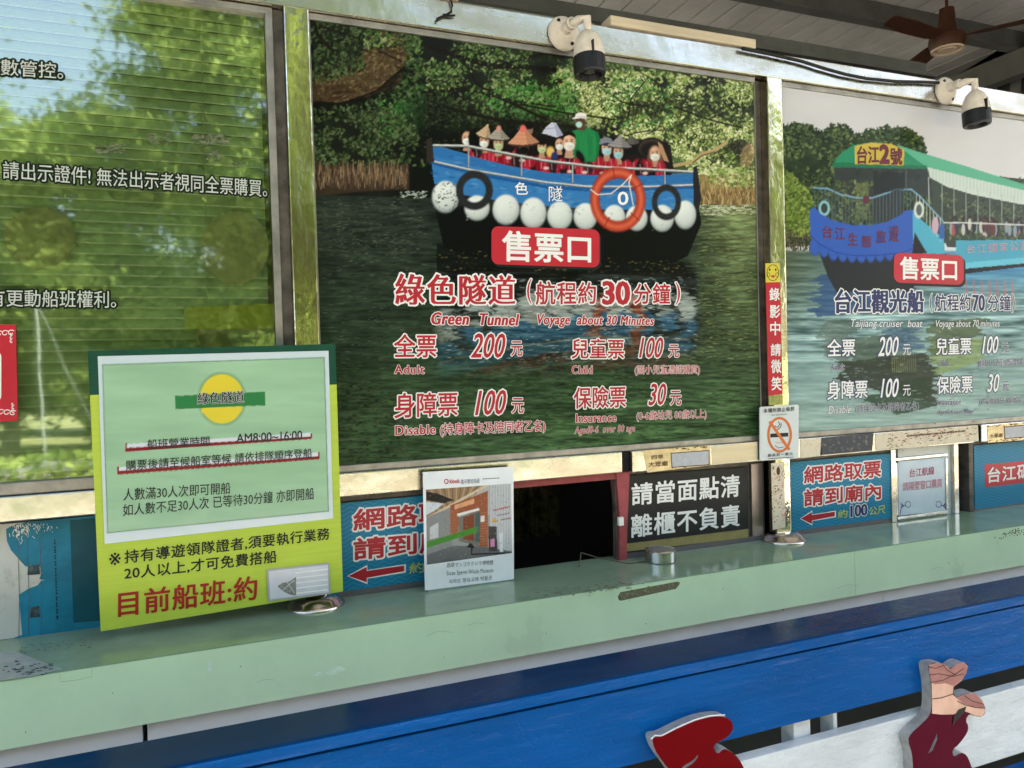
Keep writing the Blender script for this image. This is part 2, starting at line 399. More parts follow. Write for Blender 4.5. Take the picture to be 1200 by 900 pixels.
# hall roof: flat ribbed sheet on purlins, open at the front
roof = thing('hall_roof', 'grey ribbed sheet roof on dark steel purlins above the booth', 'roof', (3, 3, 0))
M['roofsheet'] = mat('painted_roof_sheet', (0.41, 0.405, 0.40), 0.5, var=0.14, vscale=1.5)
M['purlin'] = mat('dark_grey_steel', (0.075, 0.075, 0.075), 0.5, var=0.2, vscale=4)
ZR = 4.75
mb = MB(); x = -9.0
V, F = [], []
while x < 13:
    for (dx, dz) in ((0, 0), (.205, 0), (.209, .022), (.226, .022)):
        V += [(x+dx, -2.7, ZR+dz), (x+dx, 13, ZR+dz)]
    x += .23
for i in range(len(V)//2-1): F.append([2*i, 2*i+2, 2*i+3, 2*i+1])
mb.add(V, F, M['roofsheet']); mb.box(-9, 13, -2.7, 13, ZR+.06, ZR+.1, M['roofsheet']); mb.build('roof_sheet', roof)
for yy in (-2.62, -0.6, 1.35, 2.95, 4.6, 6.4, 8.2):
    MB().box(-9, 13, yy-.03, yy+.03, ZR-.2, ZR-.002, M['purlin']).box(-9, 13, yy-.07, yy-.0305, ZR-.2, ZR-.18, M['purlin']).build('purlin', roof)
MB().box(-9, 3.45, .80, .86, 3.035, 3.125, M['purlin']).box(-9, 3.45, .74, .7995, 3.032, 3.05, M['purlin']).box(3.36, 3.44, .805, .855, 2.56, 3.034, M['purlin']).build('lintel', roof)
for xx in (-3.5, 7.3):
    MB().box(xx-.07, xx+.07, -2.7, 13, ZR-.45, ZR-.21, M['purlin']).build('rafter', roof)
for xx, yy in ((-7.0, -2.5), (9.5, -2.5), (-7.0, 12), (9.5, 12)):
    MB().box(xx-.07, xx+.07, yy-.07, yy+.07, 0.005, ZR-.205, M['purlin']).build('column', roof)
MB().box(-9, 13, -2.56, -2.48, 3.79, 3.86, mat('blue_grey_beam', (0.10, 0.14, 0.3), 0.5)).build('tie_beam', roof)

# far gable wall of the hall on the right
gw = thing('hall_end_wall', 'dark grey ribbed cladding wall with sloping rail, right of the fan', 'wall', (7.6, 5, 0))
gm_ = mat('dark_cladding', (0.028, 0.029, 0.031), 0.6, var=0.15, vscale=3)
GX = 7.6
mb = MB().box(GX, GX+.06, -1.2, 12.9, 0.01, ZR-.005, gm_)
mb.build('cladding', gw)
a, b = atx(1130, 98, GX-.02), atx(1200, 58, GX-.02)
sl = (b[2]-a[2])/(b[1]-a[1])
def rail(y0, z0, y1, z1, t, name):
    MB().prism([(GX-.04, y0, z0), (GX-.04, y1, z1), (GX-.04, y1, z1+t), (GX-.04, y0, z0+t)], (.035, 0, 0), mat(name+'_paint', (0.10, 0.103, 0.105), .5)).build(name, gw)
rail(a[1]+3, a[2]+3*sl, b[1]-2, b[2]-2*sl, .13, 'rake_rail')
a2, b2 = atx(1062, 98, GX-.02), atx(1200, 22, GX-.02); sl2 = (b2[2]-a2[2])/(b2[1]-a2[1])
rail(a2[1]+1, a2[2]+sl2, b2[1]-2, min(ZR-.2, b2[2]-2*sl2), .17, 'rake_beam')
for px in (1162, 1190):
    p = atx(px, 95, GX-.02)
    MB().box(GX-.03, GX-.004, p[1]-.05, p[1]+.05, 0.02, p[2]+.1, mat('stud_paint', (0.09, 0.092, 0.095), .5)).build('stud', gw)

# trees outside (seen in the glass and in the steel)
def leafmat(name, c1, c2):
    m = bpy.data.materials.new(name); m.use_nodes = True; n = m.node_tree; n.nodes.clear(); L = n.links.new
    o = n.nodes.new('ShaderNodeOutputMaterial'); df = n.nodes.new('ShaderNodeBsdfDiffuse'); tr = n.nodes.new('ShaderNodeBsdfTranslucent'); mx = n.nodes.new('ShaderNodeMixShader')
    tc = n.nodes.new('ShaderNodeTexCoord'); ns = n.nodes.new('ShaderNodeTexNoise'); ns.inputs['Scale'].default_value = 1.7; ns.inputs['Detail'].default_value = 5
    rp = n.nodes.new('ShaderNodeValToRGB'); rp.color_ramp.elements[0].position = .35; rp.color_ramp.elements[1].position = .65
    rp.color_ramp.elements[0].color = (*c1, 1); rp.color_ramp.elements[1].color = (*c2, 1)
    L(tc.outputs['Object'], ns.inputs['Vector']); L(ns.outputs['Fac'], rp.inputs[0])
    L(rp.outputs[0], df.inputs[0]); L(rp.outputs[0], tr.inputs[0]); mx.inputs[0].default_value = .4
    L(df.outputs[0], mx.inputs[1]); L(tr.outputs[0], mx.inputs[2]); L(mx.outputs[0], o.inputs[0]); return m
M['leaf'] = leafmat('leaf_green', (0.13, 0.20, 0.045), (0.32, 0.39, 0.12))
M['bark'] = mat('bark', (0.12, 0.09, 0.06), 0.95, var=0.3, vscale=10, bump=.3)
def crown(mb, blobs, n, size, m, seed):
    g = random.Random(seed); V, F = [], []
    tot = sum(b[3]**2 for b in blobs)
    for bx, by, bz, br in blobs:
        clumps = [(g.gauss(0, 1), g.gauss(0, 1), g.gauss(0, 1)) for _ in range(int(10+br*9))]
        clumps = [(Vector(c).normalized()*br*g.uniform(.45, 1.0)) for c in clumps]
        for _ in range(int(n*br**2/tot)):
            c = g.choice(clumps); r = br*.34
            p = Vector((bx, by, bz))+Vector((c.x, c.y, c.z*.8))+Vector((g.gauss(0, r*.6), g.gauss(0, r*.6), g.gauss(0, r*.42)))
            s_ = size*g.uniform(.6, 1.3); u = Vector((g.gauss(0, 1), g.gauss(0, 1), g.gauss(0, .6))).normalized(); v = u.cross(Vector((g.gauss(0, 1), g.gauss(0, 1), g.gauss(0, 1)))).normalized()
            k = len(V); V += [p-u*s_, p+v*s_*.45, p+u*s_, p-v*s_*.45]; F.append([k, k+1, k+2, k+3])
    mb.add(V, F, m)
def tree(name, x, y, blobs, n, size, label, seed, tr=.16):
    t = thing(name, label, 'tree', (x, y, 0), 'trees across the road')
    mb = MB(); zt = min(b[2] for b in blobs)
    mb.tube([(x, y, 0), (x+.06, y, zt*.5), (x-.04, y+.05, zt)], [tr, tr*.8, tr*.65], M['bark'], 12)
    for bx, by, bz, br in blobs:
        mb.tube([(x, y, zt*.75), ((x+bx)/2+.1, (y+by)/2, (zt+bz)/2), (bx, by, bz+br*.3)], [tr*.5, tr*.35, tr*.1], M['bark'], 8)
    mb.build('trunk', t); c = MB(); crown(c, blobs, n, size, M['leaf'], seed); c.build('crown', t); return t
tree('broadleaf_tree', 1.4, -14.5, [(1.0, -14.5, 5.2, 2.1), (2.6, -14, 7.0, 2.3), (-.3, -14.4, 8.2, 1.5), (1.0, -15, 9.4, 2.4), (3.2, -14.8, 4.4, 1.8), (0.0, -14.6, 3.6, 1.5), (2.4, -14.6, 10.5, 1.8), (-.5, -14.7, 6.4, 1.4)], 80000, .085, 'tall broadleaf tree reflected in the right half of the window glass', 1)
tree('broadleaf_tree', -4.0, -15.5, [(-3.6, -15.2, 6.1, 2.0), (-1.9, -15.4, 5.7, 1.9), (-5.6, -15.5, 5.2, 2.2), (-2.6, -15.6, 3.4, 1.9), (-5.6, -15.6, 8.9, 1.5), (-4.2, -15.6, 3.4, 1.7)], 70000, .085, 'lower spreading tree reflected in the left half of the window glass', 2)
tree('broadleaf_tree', 7.5, -13.6, [(7.4, -13.6, 5.0, 2.4), (9.0, -13.8, 6.6, 2.0), (6.0, -13.6, 6.8, 1.9), (7.4, -14, 8.6, 1.9)], 12000, .19, 'leafy tree reflected in the steel post right of the window', 3)
tree('broadleaf_tree', 14.0, -15, [(14, -15, 5.2, 2.6), (15.8, -15, 6.8, 2.2), (12.2, -15, 6.6, 2.0)], 9000, .22, 'leafy tree farthest along the road on the right', 4)
tree('broadleaf_tree', -10.5, -14.6, [(-10.4, -14.6, 5.4, 2.6), (-8.8, -15, 6.6, 1.9), (-12, -14.6, 7.2, 2.1)], 9000, .22, 'leafy tree farthest along the road on the left', 5)
for i, (x, y, h_) in enumerate(((-7.5, -24, 5.2), (-2.5, -25, 4.8), (2.2, -24, 6.4), (7.0, -25, 6.0), (12.5, -24, 6.6))):
    tree('broadleaf_tree', x, y, [(x, y, h_*.62, 3.0), (x-1.9, y+.4, h_*.5, 2.2), (x+1.9, y+.3, h_*.5, 2.3), (x, y+.8, 1.8, 2.0)], 9000, .24, ['dense tree far behind the hedge, leftmost of the back row', 'dense tree far behind the spreading tree', 'dense tree far behind the tall tree trunk', 'dense tree far behind the tree by the steel post', 'dense tree far behind the hedge, rightmost of the back row'][i], 40+i)
bushes = [(-1.75, -14.6, .95), (3.6, -16, 1.2), (-6.2, -16.4, 1.2), (-1.4, -18, 1.9), (1.6, -18.5, 2.0), (5.0, -18.4, 2.0), (-4.6, -18.6, 2.1)]
for i, (x, y, r_) in enumerate(bushes):
    s_ = thing('shrub', ['small round shrub on the grass, reflected beside the red notice', 'shrub behind the tall tree', 'shrub under the farthest left tree', 'hedge shrub behind the grass strip, left of the tall trunk', 'hedge shrub behind the tall trunk', 'hedge shrub right of the tall trunk', 'hedge shrub behind the spreading tree'][i], 'shrub', (x, y, 0), 'shrubs on the grass strip')
    MB().tube([(x, y, 0), (x, y, r_*.9)], [.05, .02], M['bark'], 8).build('trunk', s_)
    c = MB(); crown(c, [(x, y, r_*.9, r_*.75), (x+r_*.3, y, r_*1.3, r_*.5), (x-r_*.4, y+.1, r_*.7, r_*.5)], 6000, .06 if r_ < 1 else .1, M['leaf'], 20+i); c.build('crown', s_)
hd = MB(); g = random.Random(77); V, F = [], []
for _ in range(26000):
    x = g.uniform(-7, 11); y = -6.75+g.gauss(0, .16); z = min(.82, abs(g.gauss(.45, .22)))+.03*math.sin(x*3.1)
    s_ = .05*g.uniform(.6, 1.3); u = Vector((g.gauss(0, 1), g.gauss(0, 1), g.gauss(0, .6))).normalized(); v = u.cross(Vector((g.gauss(0, 1), g.gauss(0, 1), g.gauss(0, 1)))).normalized(); p = Vector((x, y, z)); k = len(V)
    V += [p-u*s_, p+v*s_*.5, p+u*s_, p-v*s_*.5]; F.append([k, k+1, k+2, k+3])
hd.add(V, F, M['leaf']); tag(hd.build('added_hedge'), 'added low hedge along the paving edge, hides the bright road in the window reflection', 'hedge')  # added hedge, keeps the bright road out of glass and rail reflections
mb = MB().tube([(-2.95, -13.0, 0), (-2.95, -13.0, 3.2)], .018, mat('pole_white', (.38, .42, .40), .4), 10)
pol = thing('guyed_pole', 'thin white pole with a stay wire by the road, reflected beside the red notice', 'pole', (-2.95, -13.0, 0))
mb.build('pole', pol); MB().tube([(-2.95, -13.0, 3.0), (-1.9, -13.1, 0.02)], .006, mat('stay_wire', (.35, .38, .36), .4), 6).build('stay_wire', pol)

# ------------------------------------------------------------------ ticket booth
ZT, ZB = 2.527, 1.357          # sight edges of windows and posters
booth = thing('ticket_booth', 'stainless steel framed ticket booth front with dark serving hatches', 'booth', (1.2, 0, 0))
S = M['steel']
def part(name, x0, x1, y0, y1, z0, z1, m, bev=0.0): return MB().box(x0, x1, y0, y1, z0, z1, m, bev).build(name, booth)
part('top_beam', -2.2, 4.6, -.02, .10, 2.545, 2.625, S, .003)
part('bottom_rail', -2.2, .176, -.02, .05, 1.285, 1.343, S, .003)
part('bottom_rail', .243, 1.13, -.02, .05, 1.275, 1.338, S, .003)
part('bottom_rail', 1.165, 1.708, -.02, .05, 1.272, 1.338, S, .003)
part('bottom_rail', 1.775, 2.66, -.02, .05, 1.270, 1.337, S, .003)
part('bottom_rail', 2.70, 4.6, -.02, .05, 1.270, 1.337, S, .003)
for x0, x1 in ((1.1305, 1.1645), (2.6605, 2.6995)): part('rail_joint', x0, x1, .0, .05, 1.272, 1.335, M['dark'])
for x0 in (.178, 1.710, 3.24):
    po = part('post', x0, x0+.062, -.024, .10, 1.0, 2.5445, M['steel_post'], .003)
    cx = x0+.031
    MB().lathe([(.0, .030), (.040, .030), (.050, .026), (.060, .018), (.067, .009), (.072, .006), (.074, .003), (.074, 0)], (cx, -.02, 1.0005), (0, 0, 1), M['chrome']).build('flange', po, True)
# frames around window and posters
fr = M['alu']
def frame(name, x0, x1, z0, z1, y0, y1, parent, t=.014, m=fr, tb=None):
    tb = tb or t
    return MB().box(x0-t, x1+t, y0, y1, z1, z1+.017, m, .002).box(x0-t, x1+t, y0, y1, z0-tb, z0, m, .002).box(x0-t, x0, y0+.001, y1, z0+.0005, z1-.0005, m, .002).box(x1, x1+t, y0+.001, y1, z0+.0005, z1-.0005, m, .002).build(name, parent)
P1 = (.245, 1.672); P2 = (1.777, 3.225)
# dark reveal strips beside the posts
part('reveal', 1.6735, 1.7095, .012, .06, 1.36, 2.54, M['alu_dark'])  # frame channel in shade, the shade put in as a dark colour
part('reveal', .1515, .1775, .005, .06, 1.345, 2.543, M['alu_dark'])
# the left window
win = thing('window', 'large green tinted window with white lettering, left of the yellow notice board', 'window', (-.9, .02, 1.36))
WX0, WX1 = -1.75, .151
MB().box(WX0, WX1, -.004, .05, ZT, 2.5435, fr, .002).box(WX0, WX1, -.004, .05, 1.344, 1.372, fr, .002).box(WX1-.018, WX1, -.006, .05, 1.3725, ZT-.0005, fr, .002).build('window_frame', win)
def glassmat(name, tint, refl):
    m = bpy.data.materials.new(name); m.use_nodes = True; n = m.node_tree; n.nodes.clear(); L = n.links.new
    o = n.nodes.new('ShaderNodeOutputMaterial'); tr = n.nodes.new('ShaderNodeBsdfTransparent'); gl = n.nodes.new('ShaderNodeBsdfGlossy'); mx = n.nodes.new('ShaderNodeMixShader')
    fz = n.nodes.new('ShaderNodeFresnel'); fz.inputs[0].default_value = 1.5
    ad = n.nodes.new('ShaderNodeMath'); ad.operation = 'ADD'; ad.inputs[1].default_value = refl
    tr.inputs[0].default_value = (*tint, 1); gl.inputs[0].default_value = (.92, 1, .84, 1); gl.inputs['Roughness'].default_value = .03
    tc = n.nodes.new('ShaderNodeTexCoord'); nb = n.nodes.new('ShaderNodeTexNoise'); nb.inputs['Scale'].default_value = 2.2
    bp = n.nodes.new('ShaderNodeBump'); bp.inputs['Strength'].default_value = .06; bp.inputs['Distance'].default_value = .02
    L(tc.outputs['Object'], nb.inputs['Vector']); L(nb.outputs['Fac'], bp.inputs['Height']); L(bp.outputs[0], gl.inputs['Normal'])
    L(fz.outputs[0], ad.inputs[0]); L(ad.outputs[0], mx.inputs[0]); L(tr.outputs[0], mx.inputs[1]); L(gl.outputs[0], mx.inputs[2]); L(mx.outputs[0], o.inputs[0]); return m
M['glass'] = glassmat('green_film_glass', (.72, .86, .62), .31)
pane = MB().add([(WX0, .012, 1.36), (WX1-.02, .012, 1.36), (WX1-.02, .012, ZT+.005), (WX0, .012, ZT+.005)], [[0, 1, 2, 3]], M['glass']).build('pane', win)
M['vinyl'] = mat('pale_vinyl', (.50, .53, .49), .4); M['vinyl_dark'] = mat('dark_vinyl_outline', (.010, .018, .010), .5, spec=.1)
mb = Lines()
text(mb, '數管控。', (1, 69, 88), (74, 74, 93), .0105, M['vinyl'], .004, out=M['vinyl_dark'], ow=.115)
text(mb, '請出示證件! 無法出示者視同全票購買。', (3.5, 188.5, 209.5), (313, 211, 231), .0105, M['vinyl'], .004, out=M['vinyl_dark'], ow=.115)
text(mb, '有更動船班權利。', (-14, 339, 359), (136, 341, 361), .0105, M['vinyl'], .004, out=M['vinyl_dark'], ow=.115)
mb.build('lettering', win)
mb = MB(); tm = mat('old_tape_residue', (.12, .14, .08), .8, var=.5, vscale=120)
rs = np.random.default_rng(5)
for (x0, y0, x1, y1, n) in ((112, 169, 145, 180, 60), (175, 156, 198, 170, 40), (228, 158, 269, 169, 90), (242, 176, 258, 188, 26), (275, 190, 290, 196, 6)):
    for _ in range(n):
        px, py = rs.uniform(x0, x1), rs.uniform(y0, y1); a_ = rs.uniform(0, 6.28, 5); a_.sort(); r1 = rs.uniform(.8, 3.0)
        fpoly(mb, [(px+r1*1.4*math.cos(q), py+r1*.7*math.sin(q)) for q in a_], .0100-rs.uniform(0, .0004), tm)
mb.build('tape_residue', win)
# venetian blind behind the pane
bl = thing('venetian_blind', 'pale horizontal slat blind hanging behind the green window glass', 'blind', (-.8, .07, 1.4))
bme = mat('blind_slat_glint', (.93, .95, .86), .4); bm_ = mat('blind_slat', (.62, .74, .55), .45, var=.1, vscale=5); mb = MB(); z = 1.385
while z < 2.52:
    V = []
    for xx in (WX0, WX1-.03):
        V += [(xx, .052, z), (xx, .0575, z+.0145), (xx, .066, z+.0285)]
    mb.add(V, [[0, 3, 4, 1], [1, 4, 5, 2]], bm_)
    mb.add([(WX0, .0512, z-.0005), (WX1-.03, .0512, z-.0005), (WX1-.03, .0516, z+.0036), (WX0, .0516, z+.0036)], [[0, 1, 2, 3]], bme); z += .0262  # light caught on each slat edge, painted as a pale strip
mb.build('slats', bl)
MB().tube([at(236, 24, .045), at(237.5, 130, .045), at(241, 260, .045), at(243.5, 402, .045)], .0016, mat('cord', (.6, .62, .5), .8), 6).build('cord', bl)
# two faded round stickers and a yellow notice inside the glass
for (px, py, rx, ry) in ((47, 278, 42, 36), (275, 290, 40, 43)):
    m1 = MB(); fpoly(m1, ell(px, py, rx, ry, 40), .03, mat('faded_disc', (.52, .45, .30), .7), .001)
    tag(m1.build('round_sticker'), 'faded brown disc sticker behind the window glass, %s' % ('near the left edge of the photo' if px < 100 else 'next to the steel post'), 'sticker', 'faded discs behind the glass')
nb_ = thing('paper_calendar', 'yellow topped paper calendar behind the glass above the notice board', 'calendar', at(275, 385, .035))
m1 = MB(); fpoly(m1, [(216, 360), (331, 355), (331, 385), (217, 386)], .034, mat('yellow_paper', (.55, .52, .08), .6), .001); m1.build('header', nb_)
m1 = MB(); fpoly(m1, [(230, 386.5), (331, 385.5), (331, 404), (230, 406)], .034, mat('pink_paper', (.5, .38, .30), .6), .001); m1.build('sheet', nb_)
m1 = MB(); fpoly(m1, [(268, 390), (300, 389), (300, 408), (268, 409)], .0325, mat('teal_paper', (.25, .42, .38), .6)); fpoly(m1, [(303, 389), (330, 388), (330, 406), (303, 407)], .0325, mat('grey_paper', (.4, .45, .40), .6)); m1.build('picture', nb_)
# red notice at the far left on the glass
rn = thing('red_notice', 'red notice with white scroll corners stuck on the window at the left edge', 'notice', at(0, 440, .006))
mb = MB(); fpoly(mb, [(-90, 378), (18.5, 380.5), (21, 493), (-90, 500)], .006, M['red_badge'], .002); mb.build('sheet', rn)
mb = MB(); fpoly(mb, rrect(-75, 412, 1.5, 470, 6), .0055, M['white'])
for (cx, cy, sx, sy) in ((13, 390, 1, 1), (15, 484, 1, -1)):
    for q in range(3):
        rline(mb, [(cx-7*q+2*math.cos(t*.7)*(1+.25*t)*.8, cy+sy*(q*.5)+2*math.sin(t*.7)*(1+.2*t)*.7) for t in range(9)], 1.0, .0054, M['white'])
        rline(mb, [(cx+1.2*math.cos(t*.7), cy+sy*(2+q*4)+1.6*math.sin(t*.8)) for t in range(8)], .9, .0053, M['white'])
mb.build('ornament', rn)

# booth carcass so that hatches look into a dark room
ci = mat('booth_inner_paint', (.10, .10, .09), .8)
part('back_wall', -2.2, 4.6, 1.9, 1.95, 0.01, 2.50, ci)
part('side_wall', -2.25, -2.201, -.02, 1.95, 0.01, 2.62, ci); part('side_wall', 4.601, 4.65, -.02, 1.95, 0.01, 2.62, ci)
part('booth_ceiling', -2.2, 4.6, .101, 1.9, 2.505, 2.54, ci)
part('backing_panel', P1[0]-.06, 4.58, .036, .05, 1.345, 2.54, mat('backing_board', (.2, .2, .19), .8))
part('upper_trim', -2.2, 1.15, .12, .14, 2.56, 2.70, mat('pale_green_trim', (.20, .24, .21), .6, var=.1))
part('low_wall', -2.2, 4.6, .062, .10, 0.01, .985, ci)
# lower panel at the left: white board under a peeled blue poster
lp = thing('peeled_poster', 'torn blue poster peeling off a white panel, left of the yellow board', 'poster', at(60, 680, .04))
mb = MB().box(-1.75, .176, .045, .06, 1.001, 1.272, mat('chipped_white_panel', (.55, .55, .52), .5, col2=(.42, .42, .38), vscale=30, lo=.55, hi=.7)); mb.build('backing_panel', lp)
mb = MB(); fpoly(mb, [(7, 620), (14, 616), (30, 612), (112, 604), (135, 604), (135, 740), (110, 742), (75, 745), (52, 749), (32, 751), (12, 752), (17, 747), (26, 744), (24, 720), (22, 697), (33, 690), (44, 686), (48, 681), (52, 680), (46, 678), (49, 672), (47, 664), (36, 662), (30, 664), (22, 655), (13, 645), (8, 634)], .0442, mat('faded_blue_print', (.012, .19, .31), .5, spec=.25, var=.25, vscale=9)); 
mb.build('blue_sheet', lp)
mb = MB(); fpoly(mb, [(82, 610), (135, 604), (135, 726), (86, 730)], .0438, mat('dark_teal_print', (.005, .085, .12), .5, spec=.25, var=.25, vscale=5)); mb.build('teal_sheet', lp)
mb = MB()
for (x0, y0, x1, y1) in ((33, 663, 46, 674), (36, 712, 46, 724)):
    fpoly(mb, [(x0, y0), (x1, y0-2), (x1+1, y1-1), (x0-1, y1)], .0435, mat('grime_patch', (.06, .09, .10), .7, var=.6, vscale=90))
for k in range(26):
    py = 632+k*3.7+random.uniform(-.8, .8); fpoly(mb, [(63+k*.12, py), (65+k*.12, py), (65+k*.12, py+random.uniform(1, 2.6)), (63.4+k*.12, py+2)], .0434, M['ink'])
for px in (20, 31, 46): rline(mb, [(px, 612), (px+3, 700), (px+2, 748)], .6, .0433, M['alu_dark'])
for k in range(90):
    px = random.gauss(26, 9) if k < 60 else random.gauss(46, 8); py = 613+abs(random.gauss(0, 9 if k < 60 else 6)); l = random.uniform(1, 4.5); a_ = random.gauss(1.6, .5)
    if px < 10: continue
    rline(mb, [(px, py), (px+l*.5*math.cos(a_)+random.uniform(-.5, .5), py+l*.5*math.sin(a_)), (px+l*math.cos(a_), py+l*math.sin(a_))], random.uniform(.3, .9), .0432-k*1e-6, M['paper'])
for k in range(14):
    px, py = random.gauss(22, 6), 615+random.random()*14; r1 = random.uniform(.8, 2.2); aa = sorted(random.uniform(0, 6.28) for _ in range(6))
    if px > 10: fpoly(mb, [(px+r1*random.uniform(.6, 1)*math.cos(q), py+r1*1.3*math.sin(q)) for q in aa], .0431-k*1e-6, M['paper'])
mb.build('grime', lp)

cur = MB(); cm_ = mat('dark_patterned_cloth', (.10, .085, .05), .9, col2=(.03, .028, .022), vscale=26, lo=.45, hi=.6); V, F = [], []
for i in range(41): x = .74+i*.009; yv = .40+.018*math.sin(i*1.05); V += [(x, yv, 1.002), (x, yv, 1.7)]
F = [[2*i, 2*i+2, 2*i+3, 2*i+1] for i in range(40)]; cur.add(V, F, cm_)
tag(cur.build('curtain', None, True), 'dark patterned curtain inside the open hatch, beside the standing card', 'curtain')
# serving hatch with red frame
hr = mat('faded_red_paint', (.32, .07, .075), .5, var=.15, vscale=25)
part('hatch_frame', .60, 1.148, .004, .05, 1.253, 1.2715, hr)
ob = MB()
P = [at(722, 553, .0), at(738, 552, .0), at(735.5, 610, .0), at(734, 677, .0), at(726, 677, .0), at(726, 600, .0)]
ob.prism(P, (0, .04, 0), hr); ob.build('hatch_jamb', booth)
jx = at(721, 600, .02)[0]; part('hatch_pin', jx-.004, jx+.001, .012, .03, 1.0, 1.252, M['alu_dark'])
mb = MB().box(jx-.006, jx+.012, -.012, .0, at(721, 616, 0)[2], at(721, 606, 0)[2], M['white'], .002).build('latch', booth)
for (a_, b_) in ((.248, .60), (1.155, 1.70), (1.78, 2.30), (2.70, 3.22)):
    MB().box(a_, b_, .022, .05, 1.0, 1.27, M['alu_dark'], .002).build('hatch_panel', booth)
    MB().box(a_, b_, .014, .022, 1.0, 1.016, mat('grey_track', (.16, .15, .16), .5, .5)).build('track', booth)
sx = at(878, 600, .02)[0]
part('hatch_stile', sx+.006, sx+.05, .012, .0215, 1.0165, 1.26, mat('brushed_stile', (.30, .25, .24), .35, .8))
for px in (1046.5, 1120): q = at(px, 560, .012)[0]; part('hatch_stile', q-.012, q+.012, .008, .05, 1.0, 1.268, S, .002)
part('hatch_stile', at(1139, 560, .012)[0]-.02, at(1139, 560, .012)[0]+.004, .008, .05, 1.0, 1.268, M['alu_dark'], .002)
part('hatch_panel', at(1049, 560, .03)[0]+.01, at(1117, 560, .03)[0]-.005, .024, .05, 1.0, 1.268, M['paper'])

# ------------------------------------------------------------------ counter
LAM = mat('green_laminate', (.60, .79, .51), .3, spec=.3, var=.08, vscale=2.4, rvar=.05)
LAMT = mat('green_laminate_shaded_top', (.25, .37, .25), .12, spec=.55, var=.12, vscale=7, rvar=.05)  # same laminate, the dimmer light on top painted in as darker green
cnt = thing('counter', 'long pale green laminate counter in front of the booth', 'counter', (1.2, -.1, 0))
CY = -.232
MB().box(-2.2, 4.6, CY-.0004, .061, .9978, 1.0, LAMT).build('counter_top', cnt)
for a_, b_ in ((-2.2, at(1002, 672, CY)[0]-.0007), (at(1002, 672, CY)[0]+.0007, 4.6)): MB().box(a_, b_, CY, CY+.02, .857, .9972, LAM, .0008).build('fascia', cnt)
cab = mat('grey_cabinet_paint', (.52, .56, .60), .35, var=.06, vscale=4)
gx = at(170, 860, -.19)[0]; sx2 = at(1035, 700, -.19)[0]
for a_, b_ in ((-2.2, gx-.005), (gx+.005, sx2-.001), (sx2+.001, 4.6)): MB().box(a_, b_, -.19, .0615, .80, .9974, cab).build('cabinet_panel', cnt)
MB().box(-2.2, 4.6, -.188, .0615, .01, .799, mat('olive_cabinet_shade', (.085, .09, .075), .5, var=.15, vscale=3)).build('shaded_lower_cabinet', cnt)  # shade on the lower cabinet, put in as a darker olive
mb = MB(); tp = mat('brown_tape', (.13, .11, .06), .6, col2=(.2, .19, .11), vscale=60)
fpoly(mb, [(724, 699), (727, 694), (793, 681.6), (797, 682.4), (795.5, 686), (792, 690), (728, 704), (725, 703)], CY-.0002, tp); mb.build('tape_strip', cnt)
mb = MB(); sc_ = mat('scratch', (.33, .40, .27), .6)
for k in range(22):
    px = random.uniform(726, 792); py = 701-(px-724)*.2+random.uniform(-5, 3)
    rline(mb, [(px, py), (px+random.uniform(-3, 3), py+random.uniform(-4, 4))], .5, CY-.0004, sc_)
mb.build('tape_scratches', cnt)
dk = mat('dark_speck', (.05, .07, .05), .8)
for px, py, s_ in ((917.8, 714.5, 1.0), (397, 835, .7), (30, 858, .8), (132, 812, .7), (282, 781, .8), (640, 742, .6), (757, 731, .7), (1112, 660, .6), (520, 770, .5), (847, 690, .6)):
    mb = MB(); fpoly(mb, [(px-s_, py), (px, py-s_), (px+s_, py), (px, py+s_*1.4)], CY-.0003, dk); mb.build('chip', cnt)
sm_ = mat('pale_smear', (.68, .86, .66), .45, var=.1, vscale=60); ol = mat('tape_outline', (.40, .55, .36), .5)
for cx, cy, rx, ry in ((246, 780, 3, 9), (392, 786, 16, 5), (372, 790, 8, 3), (860, 745, 9, 3)):
    mb = MB(); g2 = random.Random(int(cx)); fpoly(mb, [(cx+rx*g2.uniform(.55, 1)*math.cos(R(a_)), cy+ry*g2.uniform(.55, 1)*math.sin(R(a_))-(math.cos(R(a_))*rx*.16)) for a_ in range(0, 360, 18)], CY-.00025, sm_); mb.build('smear', cnt)
mb = MB(); rline(mb, [(70, 789), (70.5, 799), (90, 797), (108, 792.5), (107.5, 784)], .6, CY-.0003, ol); mb.build('tape_outline', cnt)
for x0, y0, l in ((500, 745, 30), (548, 733, 18), (980, 690, 26), (1090, 668, 16), (300, 800, 22)):
    mb = MB(); rline(mb, [(x0, y0), (x0+l*.5, y0-l*.19), (x0+l, y0-l*.13)], .5, CY-.0003, ol); mb.build('scratch', cnt)
mb = MB(); rsp = mat('rust_speck', (.12, .08, .04), .8)
for k in range(60):
    px = random.gauss(1188, 9); py = 624-(px-1188)*.2+random.gauss(0, 2.4); s_ = random.uniform(.3, 1)
    fpoly(mb, [(px-s_, py), (px, py-s_), (px+s_, py), (px, py+s_)], CY-.0003, rsp)
mb.build('rust_patch', cnt)
